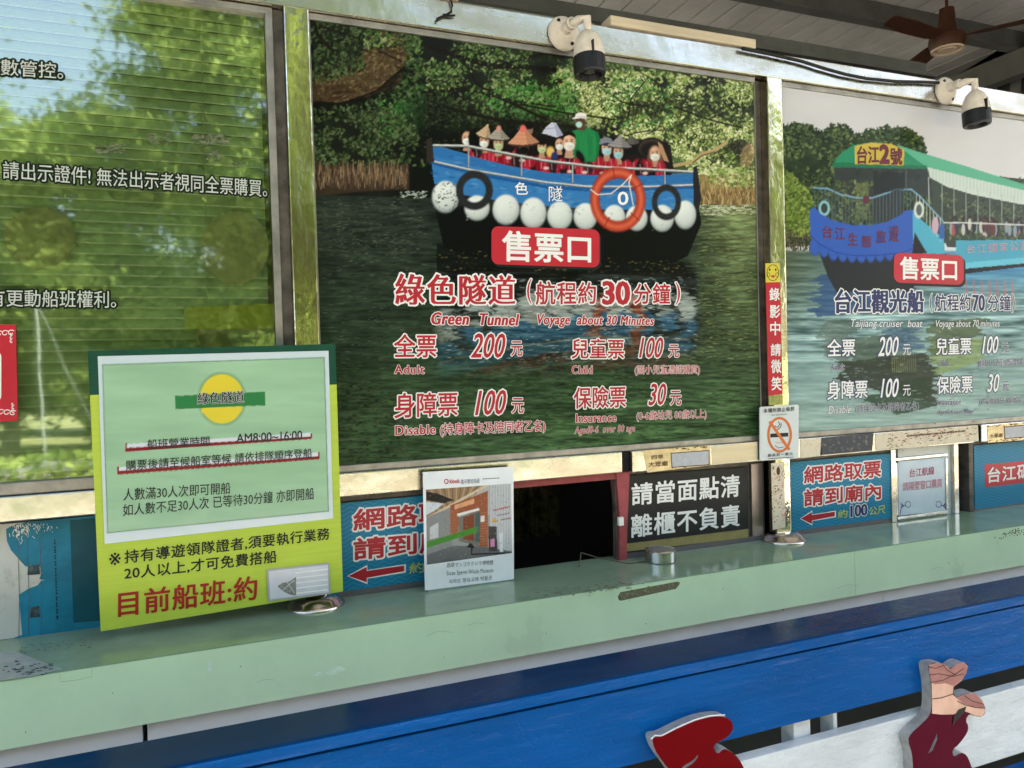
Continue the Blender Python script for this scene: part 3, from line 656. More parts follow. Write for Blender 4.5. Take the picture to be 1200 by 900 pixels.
# worn paper and marks lying on the top
def zpoly(mb, pts, z, m):
    P = [atz(px, py, z) for px, py in pts]
    a = sum(P[i][0]*P[(i+1) % len(P)][1]-P[(i+1) % len(P)][0]*P[i][1] for i in range(len(P)))
    if a < 0: P = P[::-1]
    mb.add(P, [list(range(len(P)))], m)
ws = thing('worn_sticker', 'worn white sticker sheet on the left end of the counter top', 'sticker', atz(30, 780, 1.0))
mb = MB(); zpoly(mb, [(-60, 768), (2, 764), (14, 762), (74, 784), (40, 792), (0, 798), (-60, 808)], 1.0004, mat('worn_white_vinyl', (.42, .46, .46), .3, col2=(.30, .38, .34), vscale=25)); mb.build('sheet', ws)
mb = MB()
for k in range(34):
    px = random.uniform(0, 58); py = 772+random.uniform(0, 16)+(px/60)*4; l = random.uniform(2, 6)
    zpoly(mb, [(px, py), (px+l, py-.6), (px+l, py+.5), (px, py+1.1)], 1.0008, M['ink'] if k % 3 else M['navy'])
mb.build('lettering', ws)
mb = MB(); wm = mat('worn_patch', (.20, .21, .15), .25, col2=(.12, .10, .07), vscale=40, lo=.5, hi=.7)
for k in range(70):
    px = random.gauss(690, 34); py = 690-(px-690)*.1+random.gauss(0, 3.4); l = random.uniform(1.5, 9)
    zpoly(mb, [(px, py), (px+l*.5, py-.5), (px+l, py-.2), (px+l*.6, py+.6)], 1.0003+k*2e-6, wm)
mb.build('worn_patch', cnt); mb = MB()
for k in range(60):
    px = random.uniform(20, 110); py = random.uniform(752, 766)-(px-60)*.11; l = random.uniform(1, 5); zpoly(mb, [(px, py), (px+l, py-.4), (px+l, py+.3)], 1.0003+k*2e-6, dk)
mb.build('dirt_marks', cnt)

# ------------------------------------------------------------------ poster one: the green tunnel boat
TH = .006
def foliage_palette(kind):
    return {'dark': [(38, 44, 32), (52, 62, 42), (30, 34, 28), (70, 88, 54), (88, 104, 72)],
            'mid': [(62, 84, 48), (92, 116, 66), (118, 136, 88), (48, 58, 38), (138, 152, 110), (74, 110, 58)],
            'light': [(150, 164, 104), (178, 186, 134), (122, 140, 80), (92, 112, 62), (196, 200, 154), (140, 160, 84)],
            'green': [(60, 118, 58), (82, 140, 72), (46, 90, 46), (104, 156, 92)]}[kind]
pa = Paint(355, 5, 895, 560)
A = pa.A
A[:] = (48, 52, 42)
n1 = pa.noise(40, 30, 4, 3); n2 = pa.noise(9, 8, 3, 4)
rightness = np.clip((pa.xx-520)/330, 0, 1)
A[:] = (34, 37, 32); A += (n1*60+n2*30-34)[..., None]*np.array([.75, .95, .6])*(.35+.9*rightness[..., None])
A += (rightness*70)[..., None]*np.array([.85, 1, .55])*(n1[..., None]*1.1)
dn = np.clip((n1-.33)*3.2, 0, 1)
up = [(360, 15), (895, 60), (895, 235), (820, 215), (800, 190), (690, 180), (500, 190), (480, 250), (360, 200)]
pa.dabs(2600, [(360, 15), (500, 30), (500, 200), (360, 195)], foliage_palette('dark'), (.7, 2.4), 1, dn)
pa.dabs(4200, [(470, 30), (900, 70), (900, 200), (700, 180), (480, 150)], foliage_palette('mid'), (.6, 2.2), 2, dn)
pa.dabs(5200, [(640, 80), (900, 90), (900, 240), (815, 215), (800, 185), (700, 165)], foliage_palette('light'), (.6, 2.1), 3, np.clip(dn+.1, 0, 1))
pa.dabs(900, [(440, 105), (500, 100), (500, 150), (450, 160)], foliage_palette('green'), (.8, 2.6), 5, None)
pa.dabs(700, [(560, 110), (680, 80), (680, 130), (600, 150)], foliage_palette('green'), (.6, 2.0), 6, dn)
pa.dabs(500, [(700, 90), (790, 90), (790, 150), (720, 150)], foliage_palette('green'), (.6, 2.0), 66, dn, a=.6)
pa.dabs(1900, [(660, 85), (893, 95), (893, 235), (815, 212), (800, 185), (715, 165)], [(214, 214, 176), (196, 204, 150), (226, 224, 196), (176, 192, 120)], (.5, 1.5), 7, np.clip(dn-.2, 0, 1))
pa.dabs(900, [(690, 100), (893, 110), (893, 235), (760, 180)], [(70, 84, 46), (52, 62, 38), (92, 104, 58)], (.6, 1.8), 71, np.clip(.9-dn, 0, 1))
# hollow, trunk, branches
for x, y, rx, ry, a_ in ((505, 140, 40, 50, .7), (500, 220, 34, 70, .75), (590, 165, 90, 28, .75), (650, 165, 60, 20, .6)): pa.ell(x, y, rx, ry, (20, 22, 20), soft=1.2, a=a_)
pa.dabs(500, [(480, 100), (690, 120), (690, 170), (500, 180)], [(60, 66, 48), (34, 38, 30), (84, 88, 66)], (.5, 1.6), 8, None, a=.7)
pa.poly([(367, 92), (392, 88), (415, 78), (428, 58), (434, 36), (482, 40), (480, 70), (470, 92), (446, 108), (414, 120), (385, 126), (367, 122)], (80, 68, 50))
pa.dabs(900, [(367, 88), (420, 75), (434, 38), (480, 42), (470, 95), (414, 122), (367, 122)], [(104, 90, 66), (74, 62, 44), (94, 84, 58), (60, 50, 38), (120, 106, 82)], (.7, 2.2), 9, None, a=.7)
pa.poly([(367, 118), (400, 120), (440, 106), (470, 80), (483, 70), (484, 92), (460, 112), (425, 130), (395, 138), (367, 136)], (18, 18, 17), .85)
br = (34, 28, 24)
for P, wd in (([(505, 55), (540, 68), (580, 78), (610, 78), (650, 82)], 6), ([(580, 78), (640, 62), (700, 75)], 2.5), ([(540, 68), (560, 100), (600, 118), (650, 125)], 2.2), ([(495, 108), (540, 104), (580, 112), (640, 140)], 3.5), ([(600, 120), (660, 132), (720, 140)], 2.2), ([(430, 40), (445, 60), (470, 72)], 1.8), ([(530, 60), (600, 55), (660, 66)], 2.2), ([(700, 100), (730, 120), (760, 125)], 1.6), ([(390, 60), (372, 40), (368, 25)], 4), ([(375, 30), (420, 45), (430, 60)], 2), ([(790, 125), (830, 140), (870, 150)], 2), ([(760, 90), (740, 115), (735, 140)], 1.5), ([(520, 125), (580, 140), (680, 150)], 4)):
    pa.stroke(P, wd, br, .9)
rg = random.Random(3)
for _ in range(90):
    x, y = rg.uniform(400, 880), rg.uniform(40, 165); a_ = rg.uniform(-.6, .7); l = rg.uniform(8, 40)
    pa.stroke([(x, y), (x+l*.5*math.cos(a_), y+l*.5*math.sin(a_)+rg.uniform(-2, 2)), (x+l*math.cos(a_), y+l*math.sin(a_))], rg.uniform(.5, 1.5), (40, 34, 28), .7)
pa.dabs(260, [(425, 34), (492, 36), (492, 60), (428, 56)], foliage_palette('mid')+foliage_palette('dark'), (.8, 2.4), 121, None)
pa.dabs(260, [(472, 40), (495, 40), (492, 112), (455, 122), (462, 100), (476, 80)], foliage_palette('dark')+[(70, 100, 54)], (.8, 2.4), 122, None)
pa.dabs(240, [(366, 78), (396, 78), (424, 66), (430, 80), (400, 92), (366, 96)], foliage_palette('dark'), (.7, 2.2), 123, None)
pa.dabs(300, [(366, 126), (420, 122), (470, 98), (480, 110), (440, 132), (366, 146)], foliage_palette('dark')+[(22, 24, 20)], (.8, 2.4), 124, None)
pa.dabs(160, [(366, 100), (450, 100), (470, 84), (470, 96), (440, 112), (366, 120)], [(66, 52, 38), (52, 42, 32)], (.8, 3.0), 125, None, elong=4, flat=-.3, a=.5)
pa.dabs(1500, [(480, 40), (895, 80), (895, 150), (500, 110)], foliage_palette('mid'), (.6, 1.8), 12, np.clip(dn-.25, 0, 1))
pa.dabs(1000, [(370, 140), (480, 120), (500, 195), (370, 195)], [(74, 92, 58), (52, 66, 42), (92, 108, 76), (40, 46, 34)], (.7, 2.2), 13, dn)
pa.stroke([(790, 194), (812, 190), (822, 181), (838, 176), (850, 168)], 4.0, (172, 152, 112)); pa.stroke([(812, 191), (822, 182.5), (838, 178)], 1.6, (110, 92, 66))
# banks
pa.poly([(366, 192), (410, 196), (480, 192), (480, 222), (430, 224), (366, 230)], (70, 58, 48), .8)
for _ in range(420):
    x = rg.uniform(367, 478); y = rg.uniform(200, 222); h = rg.uniform(5, 16); c = rg.choice([(128, 108, 86), (98, 80, 64), (150, 130, 104), (74, 60, 50)])
    pa.stroke([(x, y), (x+rg.uniform(-2, 2), y-h)], rg.uniform(.5, 1), c, .8)
pa.poly([(818, 205), (895, 205), (895, 243), (818, 238)], (134, 112, 76), .75)
for _ in range(260):
    x = rg.uniform(818, 893); y = rg.uniform(222, 243); c = rg.choice([(176, 150, 106), (140, 114, 78), (98, 78, 52), (190, 168, 124)])
    pa.stroke([(x, y), (x+rg.uniform(-3, 3), y-rg.uniform(4, 12))], rg.uniform(.5, 1.1), c, .8)
pa.dabs(300, [(830, 196), (893, 196), (893, 222), (830, 215)], foliage_palette('light'), (.7, 2.0), 15, None)
pa.ell(868, 172, 12, 9, (40, 38, 32), 0, .7); pa.ell(876, 182, 8, 14, (190, 150, 120), .3, .5)
# water
wy = 228+np.clip((pa.xx-370)/500, 0, 1)*12
wm_ = np.clip((pa.yy-wy)*.6, 0, 1)
t = np.clip((pa.yy-235)/300, 0, 1)
wr = np.clip((pa.xx-800)/60, 0, 1)
base = np.stack([50+wr*70*(1-t)**1.5, 57+12*t+wr*74*(1-t)**1.5, 51-2*t+wr*40*(1-t)**1.5], -1)
lowg = np.clip((pa.yy-420)/80, 0, 1)*(.35+.65*np.clip((pa.xx-480)/250, 0, 1))
base += lowg[..., None]*np.array([18, 27, 14])
A[:] = A*(1-wm_[..., None])+base*wm_[..., None]
rp1 = pa.noise(34, 3.0, 3, 21)-.5; rp2 = pa.noise(12, 1.6, 2, 22)-.5; big = pa.noise(60, 26, 2, 23)-.5
A += (wm_*(rp1*72+rp2*66+big*38))[..., None]*np.array([.8, 1.0, .72])*(.55+.7*lowg+.9*wr*(1-t))[..., None]
pa.dabs(900, [(367, 240), (500, 240), (505, 420), (367, 420)], [(72, 82, 72), (100, 108, 94), (34, 38, 34), (56, 66, 56)], (.5, 1.3), 35, None, elong=8, flat=0, a=.6)
pa.dabs(900, [(815, 250), (893, 250), (893, 420), (822, 420)], [(120, 132, 82), (156, 162, 108), (70, 84, 54), (96, 112, 66)], (.5, 1.4), 36, None, elong=8, flat=0, a=.6)
pa.dabs(260, [(367, 235), (480, 228), (500, 300), (367, 300)], [(84, 92, 78), (66, 74, 62)], (.6, 1.2), 31, None, elong=4, flat=0)
pa.dabs(60, [(470, 224), (500, 224), (500, 232), (470, 232)], [(180, 190, 180)], (.5, 1.0), 33, None, elong=3, flat=0)
pa.dabs(200, [(800, 240), (893, 240), (893, 252), (815, 252)], [(196, 200, 176), (150, 156, 120)], (.6, 1.5), 34, None, elong=5, flat=0)
# boat hull (printed picture)
pa.poly([(510, 245), (520, 290), (560, 303), (690, 312), (790, 308), (806, 300), (822, 262), (818, 235), (700, 250), (560, 240)], (22, 23, 24))
hull = [(503, 168), (509, 215), (540, 228), (590, 236), (640, 241), (690, 245), (760, 246), (816, 246), (818, 200), (812, 203), (760, 205), (690, 204), (640, 201), (600, 194), (560, 184), (530, 176)]
pa.poly(hull, (62, 122, 178))
pa.dabs(240, hull, [(76, 138, 192), (50, 104, 160), (92, 150, 198), (42, 92, 146), (110, 150, 180)], (.8, 3.0), 41, None, elong=3, flat=.1, a=.45)
pa.poly([(503, 188), (560, 202), (640, 217), (700, 221), (816, 218), (816, 221), (700, 225), (640, 221), (560, 206), (503, 192)], (30, 80, 140), .7)
# people behind the rail
def torso(x, y, s, vest): pa.poly([(x-1.5*s, y+3.4*s), (x-1.35*s, y+1.9*s), (x-.5*s, y+1.25*s), (x+.5*s, y+1.25*s), (x+1.35*s, y+1.9*s), (x+1.5*s, y+3.4*s)], vest); pa.poly([(x-.35*s, y+1.0*s), (x+.35*s, y+1.0*s), (x+.55*s, y+3.0*s), (x-.55*s, y+3.0*s)], (206, 160, 160)); pa.stroke([(x-.75*s, y+1.6*s), (x-.7*s, y+3.3*s)], 1.1, (226, 200, 200), .7); pa.stroke([(x+.75*s, y+1.6*s), (x+.7*s, y+3.3*s)], 1.1, (226, 200, 200), .7)
def head(x, y, s, skin=(200, 160, 134), mask=(214, 222, 220), vest=(168, 36, 56), hair=(28, 24, 24), body=True):
    if body: torso(x, y, s, vest)
    pa.ell(x, y-.15*s, 1.05*s, 1.3*s, hair, soft=.4); pa.ell(x, y+.1*s, .78*s, 1.05*s, skin, soft=.4); pa.ell(x+.3*s, y+.2*s, .45*s, .8*s, [c*.86 for c in skin], soft=.8, a=.6)
    pa.poly([(x-.75*s, y-.35*s), (x-.5*s, y-.95*s), (x, y-1.15*s), (x+.5*s, y-.95*s), (x+.75*s, y-.35*s), (x+.3*s, y-.6*s), (x-.3*s, y-.6*s)], hair)
    pa.ell(x, y+.62*s, .7*s, .52*s, mask, soft=.35); pa.stroke([(x-.5*s, y-.1*s), (x-.15*s, y-.08*s)], .8, (58, 42, 38)); pa.stroke([(x+.15*s, y-.08*s), (x+.5*s, y-.1*s)], .8, (58, 42, 38)); pa.stroke([(x-.6*s, y+.75*s), (x+.6*s, y+.75*s)], .5, [c*.85 for c in mask], .7)
def cone(x, y, w, h, c, tip=None, tilt=0.0):
    d_ = [q*.5 for q in c]
    pa.ell(x, y, w/2, w*.16, d_, rot=tilt); t_ = (x+h*math.sin(tilt), y-h*math.cos(tilt)); co, si = math.cos(tilt), math.sin(tilt)
    pa.poly([(x-w/2*co, y-w/2*si), (x-w*.2*co+t_[0]*.0-si*0, y-h*.5-w*.2*si), (t_[0]-1, t_[1]+.5), (t_[0]+1, t_[1]+.5), (x+w*.2*co, y-h*.5+w*.2*si), (x+w/2*co, y+w/2*si), (x+w*.25, y+w*.05), (x-w*.25, y+w*.05)], c)
    pa.poly([(t_[0], t_[1]), (x+w*.5*co, y+w*.5*si), (x+w*.2, y+w*.06)], [q*.82 for q in c], .8)
    if tip: pa.ell(t_[0], t_[1]+h*.18, w*.11+1, h*.2, tip, soft=.5)
pa.poly([(545, 178), (556, 160), (600, 158), (700, 160), (786, 170), (790, 202), (700, 205), (640, 201), (590, 192)], (36, 26, 30), .92)
for k in range(50):
    x = 552+k*4.7; yb_ = np.interp(x, [545, 640, 700, 790], [178, 194, 199, 201]); h_ = rg.uniform(8, 15); c_ = rg.choice([(158, 34, 54), (140, 28, 46), (32, 28, 32), (170, 44, 64), (26, 25, 28), (120, 24, 40), (148, 30, 50)])
    pa.ell(x, yb_, rg.uniform(4, 7), h_, c_, rot=rg.uniform(-.2, .2), soft=.3)
    if c_[0] > 130: pa.stroke([(x-2, yb_-h_*.7), (x-2.4, yb_+4)], 1.0, (214, 190, 190), .5)
for k in range(44): x = rg.uniform(556, 785); y = np.interp(x, [545, 640, 700, 790], [160, 164, 168, 175])+rg.uniform(-5, 7); pa.ell(x, y, rg.uniform(4, 7), rg.uniform(4, 7), rg.choice([(26, 23, 24), (36, 30, 30), (48, 40, 40), (22, 22, 24)]), soft=.5)
# guide standing in green
pa.ell(687, 171, 13, 20, (34, 110, 68), soft=.25); pa.poly([(690, 150), (684, 149), (673, 153), (670, 164), (673, 188), (702, 190), (702, 166), (698, 154)], (44, 128, 80)); pa.stroke([(699, 156), (703, 168), (700, 186)], 4, (36, 112, 70)); pa.stroke([(672, 155), (669, 166), (675, 176)], 4, (40, 120, 74))
for k in range(9): x = 674+k*3.2; pa.stroke([(x, 157+rg.uniform(0, 6)), (x+rg.uniform(-2, 2), 182)], .9, rg.choice([(32, 100, 62), (58, 146, 94)]), .6)
pa.poly([(677, 147), (685, 147), (687, 153), (676, 153)], (92, 68, 58)); pa.ell(680.5, 142, 5.0, 6.8, (88, 64, 54)); pa.ell(678.5, 146, 3.8, 3.6, (170, 208, 200), soft=.4); pa.poly([(670, 139.5), (674, 137), (675, 133.5), (681, 131.5), (687, 133.5), (688, 140), (680, 138.5)], (222, 220, 218)); pa.poly([(675, 136), (688, 136.5), (688, 140), (680, 138.5)], (180, 178, 178), .7)
def face(x, y, r, skin=(204, 164, 138), mask=(216, 224, 222), hair=(26, 22, 23), turn=0.0, bald=False):
    if not bald: pa.ell(x, y-.1*r, 1.22*r, 1.42*r, hair, soft=.3); pa.ell(x-r*.9, y+r*.9, .5*r, .9*r, hair, soft=.5); pa.ell(x+r*.9, y+r*.9, .5*r, .9*r, hair, soft=.5)
    pa.poly([(x-.45*r, y+.9*r), (x+.45*r, y+.9*r), (x+.7*r, y+2.4*r), (x-.7*r, y+2.4*r)], [q*.84 for q in skin])
    pa.ell(x, y, .92*r, 1.3*r, skin, soft=.3); pa.ell(x+.4*r, y+.1*r, .5*r, 1.1*r, [q*.85 for q in skin], soft=.9, a=.6); pa.ell(x-.25*r, y-.55*r, .4*r, .35*r, [min(250, q*1.08) for q in skin], soft=1, a=.6)
    for sx in (-1, 1):
        ex = x+turn*r+sx*.38*r; pa.ell(ex, y-.12*r, .17*r, .09*r, (48, 34, 32), soft=.6); pa.stroke([(ex-.22*r, y-.38*r), (ex+.22*r, y-.4*r)], .6, (70, 50, 46), .8)
    pa.ell(x+turn*r, y+.62*r, .8*r, .62*r, mask, soft=.3); pa.ell(x+turn*r+.25*r, y+.85*r, .5*r, .35*r, [q*.86 for q in mask], soft=.8, a=.7); pa.stroke([(x-.75*r+turn*r, y+.55*r), (x+.75*r+turn*r, y+.55*r)], .5, [q*.8 for q in mask], .6)
def straw(x, y, w, h, c, tilt=0.0, under=None, tip=None):
    """conical straw hat: wide dipping brim, dark underside, woven rings"""
    under = under or [q*.45 for q in c]; co, si = math.cos(tilt), math.sin(tilt); T = lambda u, v: (x+u*co-v*si, y+u*si+v*co)
    pa.ell(x, y+h*.06, w/2, h*.26, under, rot=tilt, soft=.15)
    pa.poly([T(-w/2, h*.06), T(-w*.3, -h*.3), T(-w*.1, -h*.78), T(-w*.03, -h), T(w*.03, -h), T(w*.1, -h*.78), T(w*.3, -h*.3), T(w/2, h*.06), T(w*.3, h*.16), T(0, h*.2), T(-w*.3, h*.16)], c)
    pa.poly([T(w*.03, -h), T(w*.1, -h*.78), T(w*.3, -h*.3), T(w/2, h*.06), T(w*.3, h*.16), T(w*.12, h*.18)], [q*.82 for q in c], .75)
    for v in (.3, .55, .8): pa.stroke([T(-w*.5*(1-v)-1, -h*v+1.2), T(0, -h*v+2.4), T(w*.5*(1-v)+1, -h*v+1.2)], .6, [q*.75 for q in c], .6)
    if tip: pa.ell(*T(0, -h*.84), w*.1, h*.24, tip, rot=tilt, soft=.5)
face(547, 162, 6.2); pa.ell(555.5, 163, 6.5, 12.5, (22, 20, 20), soft=.25); pa.poly([(550, 155), (561, 158), (562, 180), (553, 178)], (20, 18, 19))
face(567.5, 165, 6.0, turn=-.1); straw(567.5, 158.5, 20, 13.5, (190, 166, 136), .32)
face(584, 168, 6.2, mask=(178, 192, 150)); straw(584, 161, 27, 13, (160, 154, 144), .05, tip=(208, 138, 124))
face(620, 151, 5, mask=(150, 118, 104), skin=(150, 118, 104)); pa.ell(620, 147, 5.6, 4.6, (28, 24, 24), soft=.4)
face(635, 172, 5.6, mask=(182, 200, 150)); pa.ell(635, 165.5, 6.4, 4.5, (24, 22, 22), soft=.4)
face(614, 172, 6.6, skin=(84, 66, 60), mask=(22, 20, 24)); straw(613.5, 166, 37, 18, (200, 146, 118), -.04, tip=(210, 112, 108))
pa.ell(647, 164, 7, 8, (30, 27, 28), soft=.4); pa.poly([(635, 156), (640, 149), (646, 144), (651, 143.5), (654, 148), (660, 158), (652, 161), (643, 158)], (186, 190, 208)); pa.poly([(649, 144), (654, 148), (660, 158), (653, 160)], (156, 158, 184)); pa.stroke([(640, 151), (650, 150)], .8, (120, 124, 170), .7)
face(655.5, 169, 5.2); pa.ell(645, 178, 5, 6.5, (208, 178, 104), soft=.5); pa.ell(650, 183, 4, 5, (50, 60, 110), soft=.5)
pa.ell(680, 184, 4, 8, (28, 25, 26), rot=-.5, soft=.5)
face(667, 166.5, 7.8, skin=(214, 174, 150), mask=(222, 220, 214), bald=True); pa.poly([(659.5, 163), (660, 157), (663.5, 154.5), (667.5, 153.7), (671.5, 154.8), (674.2, 158), (674.4, 163), (672.5, 160.5), (667, 158.4), (661.5, 160.5)], (30, 26, 26))
face(711, 173.5, 6.6, mask=(164, 198, 208)); pa.poly([(702, 169.5), (704, 163), (710, 160.5), (716.5, 162.5), (720, 169.5), (711, 167)], (124, 128, 140)); pa.poly([(702, 169.5), (711, 167), (720, 169.5), (712, 171.5)], (62, 62, 70))
pa.ell(741, 171, 12, 9, (24, 22, 23), soft=.25); straw(741, 167.5, 24, 8, (100, 96, 94)); face(724.5, 178, 6.2, mask=(152, 196, 206)); straw(726, 170.5, 29, 12, (146, 142, 144), .06)
pa.ell(763.5, 174, 17, 13, (24, 22, 22), soft=.15); pa.ell(763.5, 174, 15.4, 11.4, (66, 56, 52), soft=.15); pa.ell(764.5, 176, 13.5, 9.5, (34, 29, 29), soft=.35); face(767.5, 180, 6.6, hair=(104, 82, 68), mask=(214, 214, 210)); pa.poly([(771, 166), (776, 170), (784, 190), (778, 188), (773, 176)], (170, 136, 106))
for x, y, c_ in ((560, 178, 0), (596, 186, 1), (604, 189, 0), (622, 190, 1), (648, 194, 0), (659, 192, 1), (675, 192, 1), (690, 197, 0), (703, 190, 1), (718, 192, 1), (735, 194, 1), (752, 198, 0), (760, 195, 1), (775, 196, 1)):
    pa.ell(x, y, 5.5, 7, (166, 36, 56) if c_ else (44, 34, 40), soft=.5, a=.85); pa.stroke([(x-2, y-5), (x-1, y+5)], 1.0, (206, 170, 172), .6)
for x, y in ((596, 185), (612, 188), (640, 197), (668, 201), (685, 202), (706, 203), (756, 203)): pa.ell(x, y, 3.4, 1.8, (200, 184, 176), soft=.6)
pa.poly([(503, 169), (530, 177), (560, 185), (600, 195), (640, 202), (690, 205), (760, 206), (812, 204), (818, 201), (818, 214), (690, 216), (600, 206), (540, 190), (504, 182)], (56, 112, 168))
pa.dabs(120, [(504, 172), (600, 197), (690, 206), (816, 206), (816, 214), (690, 215), (540, 190)], [(66, 134, 196), (40, 100, 164)], (.6, 2.2), 77, None, elong=4, flat=.1, a=.4)
# rails, tyres, floats, ring
rl = (196, 200, 200)
pa.stroke([(508, 171), (547, 171.5), (640, 189), (700, 196), (760, 199), (812, 202)], 3.0, (84, 88, 92)); pa.stroke([(508, 170), (547, 170.5), (640, 188), (700, 195), (760, 198), (812, 201)], 1.9, rl)
pa.stroke([(506, 189), (550, 199), (640, 214), (690, 219), (760, 219), (815, 217)], 2.8, (92, 98, 104)); pa.stroke([(506, 188.4), (550, 198.4), (640, 213.4), (690, 218.4), (760, 218.4), (815, 216.4)], 1.6, rl)
for x, y0, y1 in ((549, 172, 196), (611, 184, 206), (671, 193, 214), (779, 200, 217)): pa.stroke([(x, y0), (x, y1)], 1.8, (104, 112, 118)); pa.stroke([(x, y0), (x+.4, y1)], .7, (200, 206, 206))
pa.poly([(500, 164), (506, 161), (509, 190), (500, 191)], (58, 52, 48)); pa.poly([(812, 196), (817, 194), (822, 232), (818, 250), (813, 246)], (44, 46, 50))
fl1, fl2 = (216, 222, 220), (118, 128, 128)
for x, y, rx, ry in ((522, 231, 16, 19), (559, 244, 15, 15), (593, 246, 16, 18), (625, 250, 15.5, 18.5), (656, 253, 15, 17), (686, 254, 14, 16), (720, 255, 13, 15), (746, 256, 13, 15), (776, 256, 14, 16), (803, 252, 13, 17)):
    pa.ball(x, y, rx, ry, fl1, fl2)
for x, y in ((593, 246), (625, 250), (656, 253), (686, 254), (776, 256), (559, 244), (720, 255), (746, 256)):
    pa.dabs(14, [(x-12, y-13), (x+12, y-13), (x+12, y+14), (x-12, y+14)], [(188, 194, 192), (170, 176, 174), (206, 210, 206)], (.4, 1.6), int(x), None, a=.6)
pa.dabs(60, [(508, 215), (536, 215), (536, 248), (508, 248)], [(90, 96, 92), (140, 146, 142)], (.5, 1.4), 51, None)
def tyre(cx, cy, rx, ry, wdt):
    sl = pa.win(cx-rx-2, cy-ry-2, cx+rx+2, cy+ry+2); q = np.sqrt(((pa.xx[sl]-cx)/rx)**2+((pa.yy[sl]-cy)/ry)**2)
    m_ = np.clip((1-q)*10+.5, 0, 1)*np.clip((q-wdt)*10+.5, 0, 1); c = np.where(((q*26).astype(int) % 2 == 0)[..., None], np.array([34, 34, 36.]), np.array([62, 62, 64.])); A[sl] += (c-A[sl])*m_[..., None]
tyre(556, 223, 21.5, 23, .62); tyre(781, 237, 17, 21, .64)
ringo = (206, 84, 56)
sl = pa.win(690, 193, 760, 275); q = np.sqrt(((pa.xx[sl]-724)/32.5)**2+((pa.yy[sl]-234)/38)**2)
m_ = np.clip((1-q)*12+.5, 0, 1)*np.clip((q-.66)*12+.5, 0, 1); hl = np.clip(1-np.abs(q-.84)/.16, 0, 1)[..., None]; A[sl] += (np.array([156, 58, 42.])*(1-hl)+np.array([206, 106, 80.])*hl-A[sl])*m_[..., None]
for a_ in (-100, -30, 40, 120): pa.stroke([(724+20*math.cos(R(a_)), 234+24*math.sin(R(a_))), (724+33*math.cos(R(a_)), 234+38*math.sin(R(a_)))], 1.4, (140, 50, 36), .8)
pa.stroke([(692, 222), (700, 228), (716, 227), (730, 216), (740, 205), (737, 214), (742, 240)], 1.3, (214, 206, 196))
# reflection of the boat in the printed water
ym = 306; H0 = int((ym-pa.y0)*2); n = int(140*2)
dx = ((pa.noise(30, 2.6, 3, 61)-.5)*30*2).astype(int); src = A.copy()
for i in range(n):
    yi = H0+i; sy = H0-int(i*.9)-14
    if sy < 0 or yi >= pa.H: break
    row = src[sy, np.clip(np.arange(pa.W)+dx[yi], 0, pa.W-1)]
    x = pa.xx[yi]; f = np.clip((x-505)/12, 0, 1)*np.clip((825-x)/12, 0, 1)*(.85*(1-i/n)**.7)*np.clip(i/10, 0, 1)
    A[yi] = A[yi]*(1-f[:, None])+(row*.95+6)*f[:, None]
rip = pa.noise(26, 2.4, 3, 62)-.5; z_ = np.clip((pa.yy-306)/10, 0, 1)*np.clip((450-pa.yy)/60, 0, 1)*np.clip((pa.xx-500)/20, 0, 1)*np.clip((830-pa.xx)/20, 0, 1)
A += (rip*z_*110)[..., None]*np.array([.85, .95, 1.0])
pa.dabs(1300, [(515, 325), (820, 325), (815, 425), (520, 425)], [(176, 190, 196), (120, 134, 140), (40, 48, 50), (84, 110, 132), (200, 206, 206), (58, 70, 66)], (.5, 1.3), 68, np.clip(pa.noise(40, 16, 2, 69)*1.6-.3, 0, 1), elong=9, flat=0, a=.55)
pa.poly([(512, 285), (560, 300), (690, 310), (800, 306), (806, 320), (512, 318)], (20, 22, 22), .75)
pa.dabs(260, [(515, 292), (800, 306), (806, 322), (515, 316)], [(110, 104, 70), (70, 70, 54), (44, 48, 42)], (.5, 1.2), 64, None, elong=4, flat=0)
pa.dabs(2200, [(367, 420), (895, 420), (895, 545), (367, 545)], [(64, 96, 50), (84, 118, 62), (38, 52, 34), (52, 78, 44), (30, 38, 30)], (.7, 1.6), 65, np.clip(pa.noise(50, 22, 2, 66)*1.5-.3, 0, 1), elong=6, flat=0, a=.5)
pa.dabs(500, [(367, 440), (470, 450), (490, 545), (367, 545)], [(92, 92, 66), (58, 62, 46), (24, 28, 24)], (.6, 1.6), 67, None, elong=4, flat=0, a=.7)

pa.A[:] = np.clip((pa.A-110)*1.14+108, 6, 255)
ps1 = thing('ticket_poster', 'ticket price poster of a blue tour boat with orange ring under dark trees', 'poster', (.96, 0, 1.36), 'ticket price posters')
frame('poster_frame', P1[0], P1[1], ZB, ZT, -.006, .03, ps1, .003, fr, .019)
pa.mesh('picture', P1[0], P1[1], ZB, ZT, 0.0, M['print'], ps1, .0024, .86)
MB().box(P1[0], P1[1], .002, .0355, ZB, ZT, M['alu']).build('backing', ps1)
Yt = -.0012; W_, RD = M['white'], M['red']
def badge(parent, x0, y0, x1, y1, sk, L, Rr):
    m_ = MB(); fpoly(m_, rrect(x0+1.5, y0+2, x1+2, y1+3, 8, sk), -.0006, M['ink']); fpoly(m_, rrect(x0, y0, x1, y1, 8, sk), -.001, M['red_badge']); b_ = m_.build('badge', parent)
    m_ = MB(); text(m_, '售票口', L, Rr, -.0014, W_, .022); m_.build('lettering', b_)
badge(ps1, 576, 265, 702.5, 309.5, 4, (589, 270.5, 305.5), (692, 276, 308))
mb = Lines()
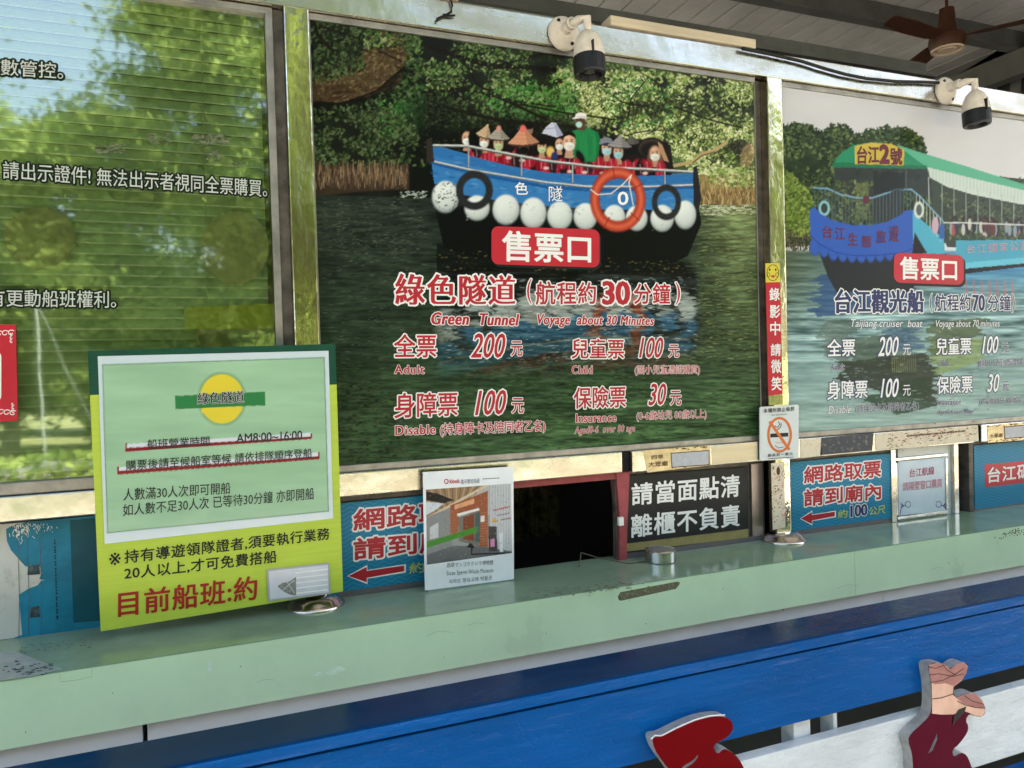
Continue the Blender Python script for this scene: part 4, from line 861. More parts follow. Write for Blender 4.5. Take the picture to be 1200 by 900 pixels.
def t1(b, L, Rr, **k):
    if L[2]-L[1] < 13 : k['ow'] = .04; k['bold'] = .006; k['serif'] = k.get('serif', 0)*.5
    k.setdefault('bold', .016); text(mb, b, L, Rr, Yt, RD, out=W_, ow=k.pop('ow', .055), **k)
t1('綠色隧道', (464, 321, 357), (603, 323, 357), bold=.0, serif=.03, spacing=1.1)
t1('(', (617.5, 327, 356), (623, 327, 356), bold=.0); t1('航程約', (628, 330, 357), (698, 331, 356), spacing=1.08); t1('30', (707, 330, 356.5), (737, 330.5, 356.5), serif=.03); t1('分鐘', (743, 332, 356), (785, 332.5, 356), spacing=1.08); t1(')', (791.5, 331, 357), (797, 331, 357), bold=.0)
t1('Green  Tunnel', (506, 366, 380), (608, 368, 381.5), shear=.22, serif=.03, spacing=1.1); t1('Voyage  about 30 Minutes', (630, 368, 383.5), (766, 371, 384), shear=.22, serif=.02, spacing=1.1)
t1('全票', (462, 392, 419), (511, 392, 418.5)); t1('200', (552, 391, 419), (592, 391, 419), shear=.28); t1('元', (599, 400, 417), (612, 400, 417)); t1('Adult', (462.5, 428, 438), (497, 428, 438), serif=.04, spacing=1.15)
t1('兒童票', (670, 397, 420), (731, 397.5, 420)); t1('100', (749, 395.5, 419), (777, 395.5, 419), shear=.28); t1('元', (784, 404, 418.5), (795.5, 404, 418.5)); t1('Child', (670.5, 428.5, 438), (694, 428.5, 438), serif=.04, spacing=1.15)
t1('(國小兒童憑證購買)', (744, 428, 440), (820, 427.5, 439.5), ow=.045)
t1('身障票', (462.5, 461, 490), (536, 459.5, 487)); t1('100', (557, 458, 486.5), (593, 457, 485), shear=.28); t1('元', (600, 466.5, 484), (613.5, 466.5, 484)); t1('Disable', (463.5, 499, 510), (510, 497.5, 508.5), serif=.04, spacing=1.1)
t1('(持身障卡及陪同者乙名)', (516, 496, 512), (639, 492, 507), ow=.045)
t1('保險票', (672.5, 454, 479), (733, 452.5, 477)); t1('30', (760, 450, 475), (780.5, 449.5, 474), shear=.28); t1('元', (785.5, 458, 474.5), (798, 458, 474.5)); t1('Insurance', (675, 485, 495), (722, 484.5, 494), serif=.04, spacing=1.1)
t1('(0-6歲幼兒 80歲以上)', (746, 482, 494), (828, 479.5, 491.5), ow=.045); t1('Aged0-6  over 80 age', (673.5, 500, 511), (744, 497.5, 508), shear=.2, spacing=1.1, ow=.05)
mb.build('lettering', ps1)
m_ = Lines()
text(m_, '色', (603.5, 213.5, 228), (618.5, 213.5, 228), -.0008, W_, .012); text(m_, '隧', (643, 218, 236), (659, 218, 236), -.0008, W_, .0); text(m_, '0', (724, 225, 240), (736, 225, 240), -.0008, W_, .02)
m_.build('boat_lettering', ps1)

# ------------------------------------------------------------------ poster two: the cruiser
pb = Paint(900, 80, 1262, 520)
A = pb.A; n1 = pb.noise(60, 40, 3, 71)
A[:] = (206, 206, 210); A += ((pb.yy-100)/160*14)[..., None]+(n1*10-5)[..., None]
tr_ = [(905, 160), (912, 150), (930, 146), (950, 150), (965, 158), (975, 148), (992, 150), (1008, 162), (1016, 154), (1040, 150), (1062, 152), (1080, 164), (1084, 176), (1084, 200), (1270, 215), (1270, 275), (905, 290)]
pb.poly(tr_, (60, 74, 50)); dn = np.clip((pb.noise(16, 14, 3, 72)-.3)*2.6, 0, 1)
big2 = pb.noise(22, 20, 3, 78)-.5; tm_ = pb.polymask(tr_, (slice(None), slice(None))); A += (tm_*big2*70)[..., None]*np.array([.9, 1, .7])
for i in range(len(tr_)-4):
    (x1, y1), (x2, y2) = tr_[i], tr_[i+1]
    if max(y1, y2) < 205: pb.dabs(int(np.hypot(x2-x1, y2-y1)*2.2), [(min(x1, x2)-4, min(y1, y2)-4), (max(x1, x2)+4, min(y1, y2)-4), (max(x1, x2)+4, max(y1, y2)+5), (min(x1, x2)-4, max(y1, y2)+5)] if abs(x2-x1)+abs(y2-y1) < 12 else [(x1-2, y1-3), (x2+2, y2-3), (x2+2, y2+5), (x1-2, y1+5)], [(58, 72, 46), (74, 90, 56), (48, 60, 38)], (.8, 2.2), 300+i, None, a=.9)
pb.dabs(3800, tr_, [(74, 92, 56), (96, 112, 70), (50, 62, 42), (116, 130, 84), (40, 50, 36)], (.7, 2.2), 73, dn)
pb.dabs(1500, [(905, 195), (925, 200), (952, 230), (952, 275), (905, 280)], [(120, 140, 64), (146, 162, 84), (92, 114, 52), (78, 98, 48)], (.7, 2.2), 74, None)
pb.dabs(500, [(905, 270), (955, 275), (955, 295), (905, 295)], [(120, 112, 92), (84, 80, 66), (60, 60, 50)], (.5, 1.2), 75, None, elong=4, flat=1.5)
# water
wm_ = np.clip((pb.yy-293)*.6, 0, 1); t = np.clip((pb.yy-293)/210, 0, 1); xl = np.clip((960-pb.xx)/60, 0, 1)
base = np.stack([118+46*t, 150+40*t, 158+26*t], -1); gy = np.clip((400-pb.yy)/90, 0, 1)*np.clip((1000-pb.xx)/80, 0, 1)
base = base*(1-gy[..., None])+np.array([92, 104, 84])*gy[..., None]
A[:] = A*(1-wm_[..., None])+base*wm_[..., None]
rp = pb.noise(40, 3.2, 3, 76)-.5; band = np.clip(1-np.abs(pb.yy-375)/60, 0, 1)
A += (wm_*rp*(40+150*band))[..., None]*np.array([.95, 1, 1.0])
bl_ = np.clip((pb.xx-1090)/40, 0, 1)*np.clip((350-pb.yy)/40, 0, 1)*wm_; A += bl_[..., None]*(np.array([84, 160, 214])-A)*.8
A += (wm_*rp*40)[..., None]; r2_ = pb.noise(14, 1.5, 2, 79)-.5; A += (wm_*r2_*(14+60*band))[..., None]
# reflections, printed
def wob(P, c, a, seed):
    xs, ys = zip(*P); sl = pb.win(min(xs)-14, min(ys), max(xs)+14, max(ys)); s0 = pb.xx[sl].copy()
    ds = (pb.noise(24, 3, 3, seed)-.5)[sl]*34; X = s0+ds; Yv = pb.yy[sl]; ins = np.zeros(X.shape, bool)
    for i in range(len(P)):
        x1, y1 = P[i]; x2, y2 = P[(i+1) % len(P)]
        if y1 != y2: ins ^= ((y1 > Yv) != (y2 > Yv)) & (X < (x2-x1)*(Yv-y1)/(y2-y1)+x1)
    pb.A[sl] += (np.asarray(c, float)-pb.A[sl])*(ins*a)[..., None]
wob([(958, 322), (1068, 318), (1072, 360), (955, 372)], (62, 92, 140), .75, 81)
wob([(1035, 385), (1075, 385), (1074, 425), (1036, 425)], (70, 98, 130), .6, 82)
wob([(985, 424), (1090, 412), (1098, 446), (1092, 476), (1060, 462), (985, 450)], (52, 54, 46), .78, 83); wob([(1000, 396), (1040, 392), (1040, 426), (1000, 428)], (70, 82, 66), .6, 88); wob([(1088, 378), (1150, 372), (1150, 395), (1088, 420)], (86, 96, 62), .7, 84); wob([(1060, 445), (1092, 440), (1092, 478), (1050, 486), (1010, 470)], (58, 78, 62), .8, 85); wob([(1096, 400), (1160, 395), (1150, 425), (1096, 440)], (150, 166, 98), .6, 86)
wob([(960, 380), (1000, 372), (1000, 425), (965, 418)], (92, 104, 92), .5, 87)
pb.dabs(700, [(960, 380), (1160, 372), (1160, 480), (985, 480)], [(150, 172, 176), (96, 110, 100), (70, 82, 74), (176, 192, 194), (120, 140, 140)], (.5, 1.4), 96, None, elong=9, flat=0, a=.5)
for k in range(12): pb.stroke([(1045+k*2.5, 412), (1046+k*2.5, 436)], .7, (164, 170, 110), .7)
for k in range(7): x = 1132+k*9; pb.stroke([(x, 330), (x+1, 342), (x-1, 352)], 3, (216, 120, 120), .45)
# boat: hull, canopy
pb.poly([(960, 296), (1071, 296), (1071, 338), (1060, 344), (980, 342), (970, 324)], (60, 62, 66)); pb.poly([(1068, 298), (1110, 298), (1131, 314), (1262, 302), (1262, 305), (1131, 321), (1100, 331), (1068, 336)], (52, 52, 56))
pb.poly([(978, 192), (1085, 196), (1092, 208), (1270, 245), (1270, 290), (1110, 290), (1090, 230), (1060, 225), (1060, 262), (978, 258)], (66, 70, 70), .92)
pb.poly([(1092, 212), (1270, 246), (1270, 285), (1095, 285)], (74, 84, 72), .9); pb.dabs(500, [(1100, 225), (1262, 255), (1262, 280), (1100, 280)], [(110, 124, 88), (62, 70, 56), (90, 104, 74)], (.7, 2.2), 91, None)
pb.poly([(1003, 215), (1018, 213), (1018, 258), (1003, 258)], (150, 160, 100), .5); pb.dabs(260, [(978, 212), (1022, 212), (1022, 262), (978, 262)], [(122, 138, 84), (92, 106, 66), (70, 80, 54)], (.7, 2.0), 92, None)
pb.poly([(976, 192), (985, 180), (1000, 170), (1022, 166.5), (1045, 169), (1068, 180), (1086, 196), (1084, 197), (976, 195)], (56, 146, 110))
pb.poly([(1050, 169), (1070, 176), (1130, 194), (1200, 216), (1270, 238), (1270, 245), (1200, 224), (1140, 210), (1087, 197)], (104, 182, 152)); pb.poly([(976, 190), (1086, 194), (1086, 198), (976, 196)], (44, 122, 90))
pb.poly([(1087, 196), (1140, 209), (1200, 223), (1270, 244), (1270, 256), (1200, 240), (1165, 233), (1140, 228), (1110, 219), (1090, 208)], (206, 218, 212))
for k in range(44): x = 1089+k*4; y0 = 197+(x-1089)*.245; pb.stroke([(x, y0), (x, y0+13)], .8, (170, 186, 178), .6)
pb.poly([(1002, 171), (1022, 167), (1045, 169), (1060, 175), (1059, 194), (1002, 192)], (206, 186, 84))
for k in range(10): x = 1104+k*14; pb.stroke([(x, 215+k*2.5), (x, 262)], .9, (176, 186, 184), .8)
pb.stroke([(1088, 208), (1089, 240)], 1.0, (190, 196, 196))
pp = random.Random(5)
for k in range(70): x = pp.uniform(1112, 1262); y = 262+pp.uniform(-6, 2)+(x-1112)*.02; pb.ell(x, y+6, 2.2, 7, pp.choice([(176, 96, 90), (70, 74, 96), (150, 160, 170), (60, 60, 64), (200, 196, 190), (110, 70, 66)])); pb.ell(x, y-3, 1.6, 2.2, (70, 54, 48))
pb.poly([(1120, 282), (1262, 280), (1270, 300), (1185, 308), (1130, 314), (1121, 312)], (92, 172, 200)); pb.poly([(1130, 308), (1262, 296), (1262, 303), (1130, 315)], (120, 200, 224)); pb.stroke([(1106, 261), (1130, 261), (1262, 266)], 1.6, (214, 218, 214))
pb.poly([(1070, 246), (1078, 256), (1106, 280), (1108, 298), (1086, 297), (1070, 282)], (96, 178, 206)); pb.poly([(1072, 282), (1088, 297), (1072, 296)], (150, 40, 46)); pb.poly([(1072, 272), (1086, 296), (1068, 300)], (50, 48, 52))
# railings and front valance
top = [(953, 220), (970, 221), (985, 228), (1005, 232), (1022, 232), (1037, 227), (1050, 222), (1068, 222), (1078, 230), (1105, 259)]
for k in range(30):
    x = 955+k*4; ty = np.interp(x, [p[0] for p in top], [p[1] for p in top]); by = np.interp(x, [950, 975, 1010, 1040, 1068], [246, 258, 264, 260, 250]); 
    if x < 1074: pb.stroke([(x, ty), (x, by)], .8, (96, 116, 130), .9)
pb.stroke(top, 1.8, (132, 170, 196)); pb.stroke([(955, 222), (985, 242), (1000, 256)], 1.2, (60, 70, 80)); 
for k in range(8): x = 1074+k*4; ty = np.interp(x, [1068, 1078, 1105], [222, 230, 259]); pb.stroke([(x, ty), (x, ty+20+k)], .8, (200, 206, 204))
pb.ell(966, 244, 6.5, 9, (150, 200, 216)); pb.ell(966, 244, 4, 6, (70, 80, 74)); pb.ell(1077, 246, 6, 10, (220, 224, 222)); pb.ell(1077, 246, 3.4, 6.6, (96, 110, 110)); pb.ell(1096, 264, 4, 10, (206, 176, 196)); pb.poly([(1101, 264), (1107, 262), (1107, 280), (1101, 280)], (70, 110, 180))
pb.ell(1015, 234, 4, 5, (110, 62, 74))
for k in range(16): x = 1000+k*5; pb.ell(x, 205+pp.uniform(-3, 3), 3, 4, pp.choice([(52, 56, 54), (80, 84, 80), (60, 66, 60)]), soft=.6, a=.6)
pb.poly([(1024, 200), (1060, 203), (1060, 222), (1024, 228)], (44, 48, 48), .6); pb.stroke([(978, 196), (978, 240)], 1.0, (70, 84, 80)); pb.stroke([(1062, 200), (1062, 222)], 1.0, (100, 112, 108))
for k in range(60): x = pp.uniform(952, 1066); y = np.interp(x, [950, 975, 1010, 1040, 1068], [258, 272, 280, 276, 262])+pp.uniform(-8, 12); pb.stroke([(x, y), (x+pp.uniform(-1, 1), y+pp.uniform(2, 6))], .7, pp.choice([(84, 122, 204), (58, 92, 172)]), .35)
val = [(949, 246), (955, 243), (961, 250), (975, 258), (1000, 264), (1020, 264), (1040, 260), (1056, 252), (1060, 247), (1070, 246), (1070, 292), (1058, 297), (1030, 299), (1005, 300), (980, 296), (960, 286), (950, 276)]
vb = (70, 106, 190)
for k, x in enumerate(np.linspace(955, 1064, 11)): y = 291+6*math.sin(math.pi*k/10)-(2 if k < 2 else 0); pb.ell(x, y, 6, 11, (62, 96, 178)); pb.ell(x, y-.5, 5, 10, vb)
pb.poly(val, vb); pb.stroke([(950, 276), (960, 286), (980, 296), (1005, 300), (1030, 299), (1058, 296), (1070, 291)], 1.0, (48, 76, 150))
pb.A[:] = np.clip((pb.A-150)*1.12+148, 6, 255)
ps2 = thing('ticket_poster', 'ticket price poster of a green roofed cruiser boat on pale water', 'poster', (2.5, 0, 1.36), 'ticket price posters')
frame('poster_frame', P2[0], P2[1], ZB, ZT, -.006, .03, ps2, .003, fr, .019)
pb.mesh('picture', P2[0], P2[1], ZB, ZT, 0.0, M['print'], ps2, .0036, .80)
MB().box(P2[0], P2[1], .002, .0355, ZB, ZT, M['alu']).build('backing', ps2)
badge(ps2, 1047.5, 296, 1129.5, 331, 3, (1055, 301, 327), (1121, 304, 328.5))
mb = Lines(); NV = M['navy']
def t2(b, L, Rr, inv=False, **k):
    if L[2]-L[1] < 14.5: k['ow'] = .03; k['bold'] = .004
    k.setdefault('bold', .016); text(mb, b, L, Rr, Yt, W_ if inv else NV, out=NV if inv else W_, ow=k.pop('ow', .05), **k)
t2('台江觀光船', (979, 339.5, 367), (1082, 340, 366), serif=.03, spacing=1.06); t2('(', (1089.5, 344, 366), (1092.5, 344, 366), bold=0.); t2('航程約', (1095.5, 345, 364.5), (1137, 345, 364), spacing=1.06); t2('70', (1140, 345.5, 364), (1153.5, 346, 364), serif=.03); t2('分鐘', (1157.5, 346, 364), (1184, 346, 364), spacing=1.06); t2(')', (1186, 344, 366), (1189, 344, 366), bold=0.)
t2('Taijiang cruiser  boat', (997, 374, 386), (1081, 375, 386), inv=True, shear=.22, bold=.02); t2('Voyage about 70 minutes', (1096.5, 375, 386), (1171.5, 375, 385), inv=True, shear=.22, bold=.02)
t2('全票', (969.5, 397.5, 418), (1002, 397, 417), inv=True); t2('200', (1029, 395, 417.5), (1053, 394.5, 416.5), inv=True, shear=.28); t2('元', (1058, 403.5, 416), (1067, 403.5, 416), inv=True); t2('Adult', (971.5, 426.5, 434), (990, 426, 433.5), shear=.2, ow=.04)
t2('兒童票', (1097, 396, 416), (1138, 395.5, 415), inv=True); t2('100', (1151, 394, 414.5), (1170, 394, 414), inv=True, shear=.28); t2('元', (1174, 401.5, 413), (1182, 401.5, 413)); t2('Child', (1099, 421.5, 429), (1112, 421.5, 429), shear=.2, ow=.04); t2('(國小兒童憑證購買)', (1146, 421, 431), (1207, 419, 429), bold=.01, ow=.04)
t2('身障票', (969.5, 446.5, 468.5), (1016.5, 445.5, 466), inv=True); t2('100', (1032, 444, 466), (1053, 443.5, 465), inv=True, shear=.28); t2('元', (1058, 451.5, 464), (1067, 451, 463.5), inv=True); t2('Disable', (970.5, 476, 485), (997, 475, 484), inv=True, shear=.2, ow=.04); t2('(持身障卡及陪同者乙名)', (1002, 473.5, 485.5), (1077, 470.5, 481.5), bold=.01, ow=.04)
t2('保險票', (1098, 441.5, 462), (1139.5, 440, 460), inv=True); t2('30', (1157, 438.5, 459.5), (1171, 438, 459), inv=True, shear=.28); t2('元', (1174.5, 446.5, 459), (1182.5, 446, 458.5)); t2('Insurance', (1098.5, 468, 475), (1126, 467, 474), ow=.04); t2('(0-6歲幼兒 80歲以上)', (1147.5, 466, 476), (1205, 463.5, 473), bold=.01, ow=.04); t2('Aged0-6 over 80age', (1098, 480, 487.5), (1141, 478.5, 486), shear=.2, bold=.01, ow=.04)
mb.build('lettering', ps2)
m_ = Lines(); brn = mat('maroon_ink', (.13, .02, .03), .4)
text(m_, '台江', (1004.5, 172, 192), (1030, 171, 191), -.0008, brn, .03); text(m_, '2', (1031.5, 170.5, 191), (1041.5, 170.5, 191), -.0008, brn, .05); text(m_, '號', (1043.5, 173.5, 193), (1057, 173.5, 193), -.0008, brn, .03)
q1 = [(964, 264, 279), (979, 266.5, 281), (994, 273, 287.5), (1010, 276, 290), (1027, 270, 285), (1042, 264, 283)]
for c_, (x_, a_, b_) in zip('台江生態旅遊', q1): text(m_, c_, (x_, a_, b_), (x_+11, a_, b_), -.0008, brn, .012)
text(m_, '台江國家公園', (1133, 287, 297), (1205, 282, 293), -.0008, mat('pink_ink', (.5, .30, .34), .4), .0, spacing=1.25)
m_.build('boat_lettering', ps2)

# ------------------------------------------------------------------ yellow notice board
BY = -.085
nbd = thing('notice_board', 'lime yellow notice board with dark green top hung on the steel post', 'sign', at(258, 716, BY))
lime = mat('lime_board', (.43, .55, .06), .5, spec=.25, var=.05, vscale=40, stretch=(.2, .2, 3))
dgr = mat('dark_green_board', (.006, .062, .034), .5, spec=.2, var=.15)
edge = mat('board_edge', (.06, .10, .05), .6)
P = [(103, 411), (393, 403), (402, 693), (118, 740)]
mb = MB(); fpoly(mb, P, BY, lime, .012)
mb.build('board', nbd)
mb = MB(); fpoly(mb, [(103, 411), (393, 403), (394.6, 450.5), (105.8, 463)], BY-.0006, dgr); 
mb.prism([at(102.6, 411, BY-.0007), at(103.4, 411, BY-.0007), at(106.2, 463, BY-.0007), at(105.4, 463, BY-.0007)], (0, .013, 0), dgr); mb.build('header_band', nbd)
film = M['print_matte']
pc = Paint(110, 405, 396, 645)
A = pc.A; A[:] = (204, 218, 224)
pc.poly([(120, 427.5), (380, 419), (385, 599), (126, 624.5)], (150, 188, 152)); pc.poly([(121, 428.5), (379, 420), (384, 598), (127, 623.5)], (158, 196, 162))
nz = pc.noise(90, 14, 3, 101)-.5; inn = pc.polymask([(121, 428.5), (379, 420), (384, 598), (127, 623.5)], (slice(None), slice(None)))
A += (inn*nz*26)[..., None]*np.array([1, 1, .9])
def edge_(P, c, wd): pc.stroke(P+[P[0]], wd, c)
edge_([(120, 427.5), (380, 419), (385, 599), (126, 624.5)], (92, 128, 104), .9)
pc.ell(260, 467.5, 27, 30, (104, 142, 104)); pc.ell(260, 467.5, 26, 29, (226, 206, 64), soft=.06)
pc.poly([(205, 464), (311, 459), (311, 475), (205.5, 479.5)], (52, 128, 74)); pc.poly([(236, 480), (284, 478), (284, 482), (236, 484)], (226, 206, 64))
pc.poly([(147, 520.5), (365.5, 507), (365.5, 511.8), (147, 525.2)], (214, 220, 230)); pc.poly([(147, 524.8), (365.5, 511.5), (365.5, 514.6), (147, 529.5)], (136, 28, 48)); pc.poly([(147, 519), (148.6, 519), (148.6, 529), (147, 529)], (136, 28, 48)); pc.poly([(364, 508), (365.8, 508), (365.8, 513), (364, 513)], (136, 28, 48))
pc.poly([(138, 547.5), (374.5, 529.5), (374.5, 535), (138, 552)], (214, 220, 230)); pc.poly([(137.5, 551.8), (374.5, 534.5), (374.5, 538), (137.5, 556.5)], (136, 28, 48)); pc.poly([(137.5, 547), (139.2, 547), (139.2, 556), (137.5, 556)], (136, 28, 48)); pc.poly([(373, 530), (374.8, 530), (374.8, 537), (373, 537)], (136, 28, 48))
q = [at(114.5, 417.5, BY-.0014), at(385, 411, BY-.0014), at(390.5, 607.5, BY-.0014), at(122.5, 637.5, BY-.0014)]
sh = pc.mesh('laminated_sheet', 0, .52, 0, .4, BY-.0014, film, nbd, .0019, .9, quad=q)
mb = Lines(); yb = BY-.0022; INK = mat('grey_black_ink', (.02, .025, .03), .4)
text(mb, '綠色隧道', (231.5, 460.5, 474), (286, 458, 472), yb, INK, .0, serif=.02, out=M['vinyl'], ow=.035)
text(mb, '船班營業時間', (172.5, 515, 527), (245.5, 511, 522.5), yb, INK, .008)
text(mb, 'AM8:00~16:00', (277, 508.5, 519), (354, 504.5, 514.8), yb, INK, .012)
text(mb, '購票後請至候船室等候 請依排隊順序登船', (147.5, 539.5, 551.5), (365.5, 525, 536.5), yb, INK, .008)
text(mb, '人數滿30人次即可開船', (144.5, 572.5, 587), (270, 565, 578.5), yb, INK, .004)
text(mb, '如人數不足30人次 已等待30分鐘 亦即開船', (144, 591, 605), (368, 571, 585), yb, INK, .004)
mb.build('sheet_lettering', sh)
mb = Lines(); yb = BY-.001; RB = mat('brick_red_ink', (.33, .02, .015), .4)
text(mb, '※', (128, 648, 663), (141.5, 647, 661.5), yb, M['ink'], 0)
text(mb, '持有導遊領隊證者,須要執行業務', (146, 645, 661), (386, 618, 632.5), yb, M['ink'], .014, spacing=1.06)
text(mb, '20人以上,才可免費搭船', (146, 664.5, 680), (324, 644.5, 659.5), yb, M['ink'], .014, spacing=1.06)
text(mb, '目前船班:約', (139, 694, 723), (301, 674.5, 702.5), yb, RB, .018, spacing=1.05)
mb.build('lettering', nbd)
mb = MB(); fpoly(mb, [(312.5, 667.5), (386, 659.5), (387.5, 696), (314.5, 705)], BY-.0032, mat('clear_plastic_edge', (.36, .37, .38), .2), .002)
mb.build('card_pocket', nbd)
mb = MB(); fpoly(mb, [(315, 669.5), (384, 662), (385.3, 694), (316.6, 702.5)], BY-.0036, mat('pocket_card', (.58, .60, .66), .15, var=.06, vscale=20))
for k in range(5): rline(mb, [(346, 671.5+k*6), (384, 667+k*6)], 1.6, BY-.004, M['white'])
fpoly(mb, [(325, 687), (331, 683), (338, 682), (347, 676), (347, 698), (340, 697), (332, 693)], BY-.0041, mat('torn_tape', (.22, .22, .20), .7, var=.4, vscale=200))
rline(mb, [(335, 680), (345, 695)], .9, BY-.0043, M['vinyl']); rline(mb, [(345, 680), (331, 692)], .9, BY-.0044, M['vinyl'])
mb.build('pocket_card', nbd)

# ------------------------------------------------------------------ museum card standing on the counter
KY = -.045
mc = thing('display_card', 'white laminated card with a museum entrance photo, standing on the counter', 'card', atz(550, 686, 1.0)*0+np.array([at(550, 686, KY)[0], KY, 1.0]))
Q = [(495.5, 553.3), (601.6, 546.7), (602.4, 678.7), (498, 692)]
KS = .0
mb = MB(); fpoly(mb, Q, KY, M['paper'], .0025); mb.build('sheet', mc)
q_ = [at(px, py, KY) for px, py in Q]
mb = MB(); zb_ = min(p[2] for p in q_)
mb.prism([(q_[3][0]+.03, KY+.003, zb_+.002), (q_[3][0]+.09, KY+.003, zb_+.002), (q_[3][0]+.06, KY+.003, zb_+.2)], (0, .001, 0), M['paper'])
mb.box(q_[3][0]+.01, q_[2][0]-.01, KY+.0026, KY+.03, 1.0002, zb_+.012, mat('clear_stand', (.35, .37, .37), .15), .001); mb.build('stand', mc)
pd = Paint(495, 560, 604, 666)
A = pd.A; A[:] = (150, 152, 152)
pd.poly([(499, 573), (600, 566), (600, 600), (499, 612)], (176, 178, 178))
pd.poly([(499, 574), (575, 568), (530, 596), (515, 610), (499, 612)], (150, 122, 92)); 
for k in range(16): pd.stroke([(500+k*5, 573-k*.3), (512+k*3.2, 602-k*1.7)], .9, (210, 180, 140) if k % 2 else (84, 66, 50), .8)
pd.poly([(499, 576), (512, 578), (532, 586), (520, 590), (499, 586)], (32, 30, 30)); pd.poly([(499, 588), (520, 590), (510, 598), (499, 604)], (206, 214, 222))
pd.stroke([(500, 608), (572, 568)], 3, (206, 190, 164)); pd.poly([(500, 606), (530, 594), (530, 640), (500, 650)], (134, 136, 138)); pd.poly([(504, 618), (514, 612), (514, 630), (504, 632)], (206, 212, 216), .8)
pd.poly([(574, 568), (600, 566), (600, 648), (574, 646)], (190, 194, 198))
for k in range(9): pd.stroke([(574+k*3.2, 568), (574+k*3.2, 646)], .7, (150, 154, 160), .8)
pd.poly([(528, 592), (572, 575), (572, 644), (561, 643), (562, 600), (538, 604), (537, 630), (528, 632)], (150, 84, 54))
for k in range(14): pd.stroke([(561, 602+k*3), (572, 600+k*3.1)], .6, (196, 140, 104), .7); pd.stroke([(528, 598+k*2.4), (537, 597+k*2.4)], .6, (190, 130, 96), .7)
pd.poly([(533, 592), (556, 584), (556, 590), (533, 597)], (222, 160, 120)); pd.poly([(536, 602), (562, 595), (562, 598), (536, 605)], (226, 226, 222))
pd.poly([(538, 606), (561, 599), (561, 640), (538, 634)], (112, 112, 106)); pd.poly([(543, 606), (556, 602), (556, 634), (543, 632)], (122, 62, 38)); pd.poly([(557, 601), (563, 600), (563, 636), (557, 634)], (70, 90, 92))
pd.poly([(500, 650), (530, 640), (562, 640), (600, 646), (600, 649), (500, 662)], (104, 106, 108)); pd.poly([(499, 640), (562, 616), (563, 623), (499, 652)], (150, 152, 152), .1)
pd.poly([(500.5, 635), (559, 617), (559.5, 623.5), (500.5, 642)], (66, 134, 44)); pd.poly([(547, 641), (551, 636), (556, 640), (555, 643)], (32, 32, 32)); pd.stroke([(552.5, 641), (553, 649.5), (600, 648)], 1.6, (36, 36, 38))
pd.poly([(572, 617), (582, 617), (583, 646), (573, 646)], (66, 64, 66)); pd.poly([(575, 632), (580, 631), (580, 641), (575, 641)], (206, 136, 176)); pd.poly([(585, 625), (590, 624), (590, 647), (586, 647)], (214, 220, 224))
for k in range(9): pd.ell(579+k*2.2, 598-k*.5, .9, 1.1, (186, 60, 70))
for k in range(7): pd.ell(583+k*2.2, 604-k*.4, .8, .8, (110, 70, 80)); pd.ell(588+k*1.6, 609-k*.3, .8, .8, (150, 80, 80))
pd.poly([(577.5, 608), (582, 607.5), (582, 612), (577.5, 612.5)], (206, 150, 40)); pd.poly([(563.5, 605), (568, 604), (568, 611), (563.5, 612)], (222, 216, 212))
pd.dabs(500, [(500, 572), (600, 566), (600, 648), (500, 660)], [(120, 118, 116), (190, 188, 184), (80, 78, 76)], (.4, .9), 111, None, a=.3)
q = [at(499.2, 573.8, KY-.0006), at(598.8, 566.7, KY-.0006), at(599.9, 648, KY-.0006), at(500.3, 661.8, KY-.0006)]
pd.mesh('photo', 0, .25, 0, .21, KY, M['print'], mc, .0016, .9, quad=q)
mb = Lines(); yk = KY-.0008; gk = mat('grey_ink', (.10, .12, .14), .4)
ringp(mb, 523, 564.2, 2.7, 3.0, 1.0, yk, M['red']); text(mb, 'klook', (527, 561.5, 566.5), (538.5, 560.8, 566), yk, M['red'], .02); text(mb, '電子票兌換處', (540, 562, 567.6), (562, 560.5, 566), yk, gk, 0)
for k in range(11): rline(mb, [(566+k*1.8, 561.4-k*.1), (567.2+k*1.8, 561-k*.1)], 1.1, yk, gk)
text(mb, '四草マッコウクジラ博物館', (524, 659.5, 665.5), (578, 656, 661.5), yk, gk, 0, spacing=1.1); text(mb, 'Sicao Sperm Whale Museum', (523.5, 669, 676), (578, 665.5, 672), yk, gk, 0, spacing=1.15); text(mb, '시차오 향유고래 박물관', (526, 679, 684), (576.5, 674, 679.5), yk, gk, 0, spacing=1.1)
mb.build('lettering', mc)

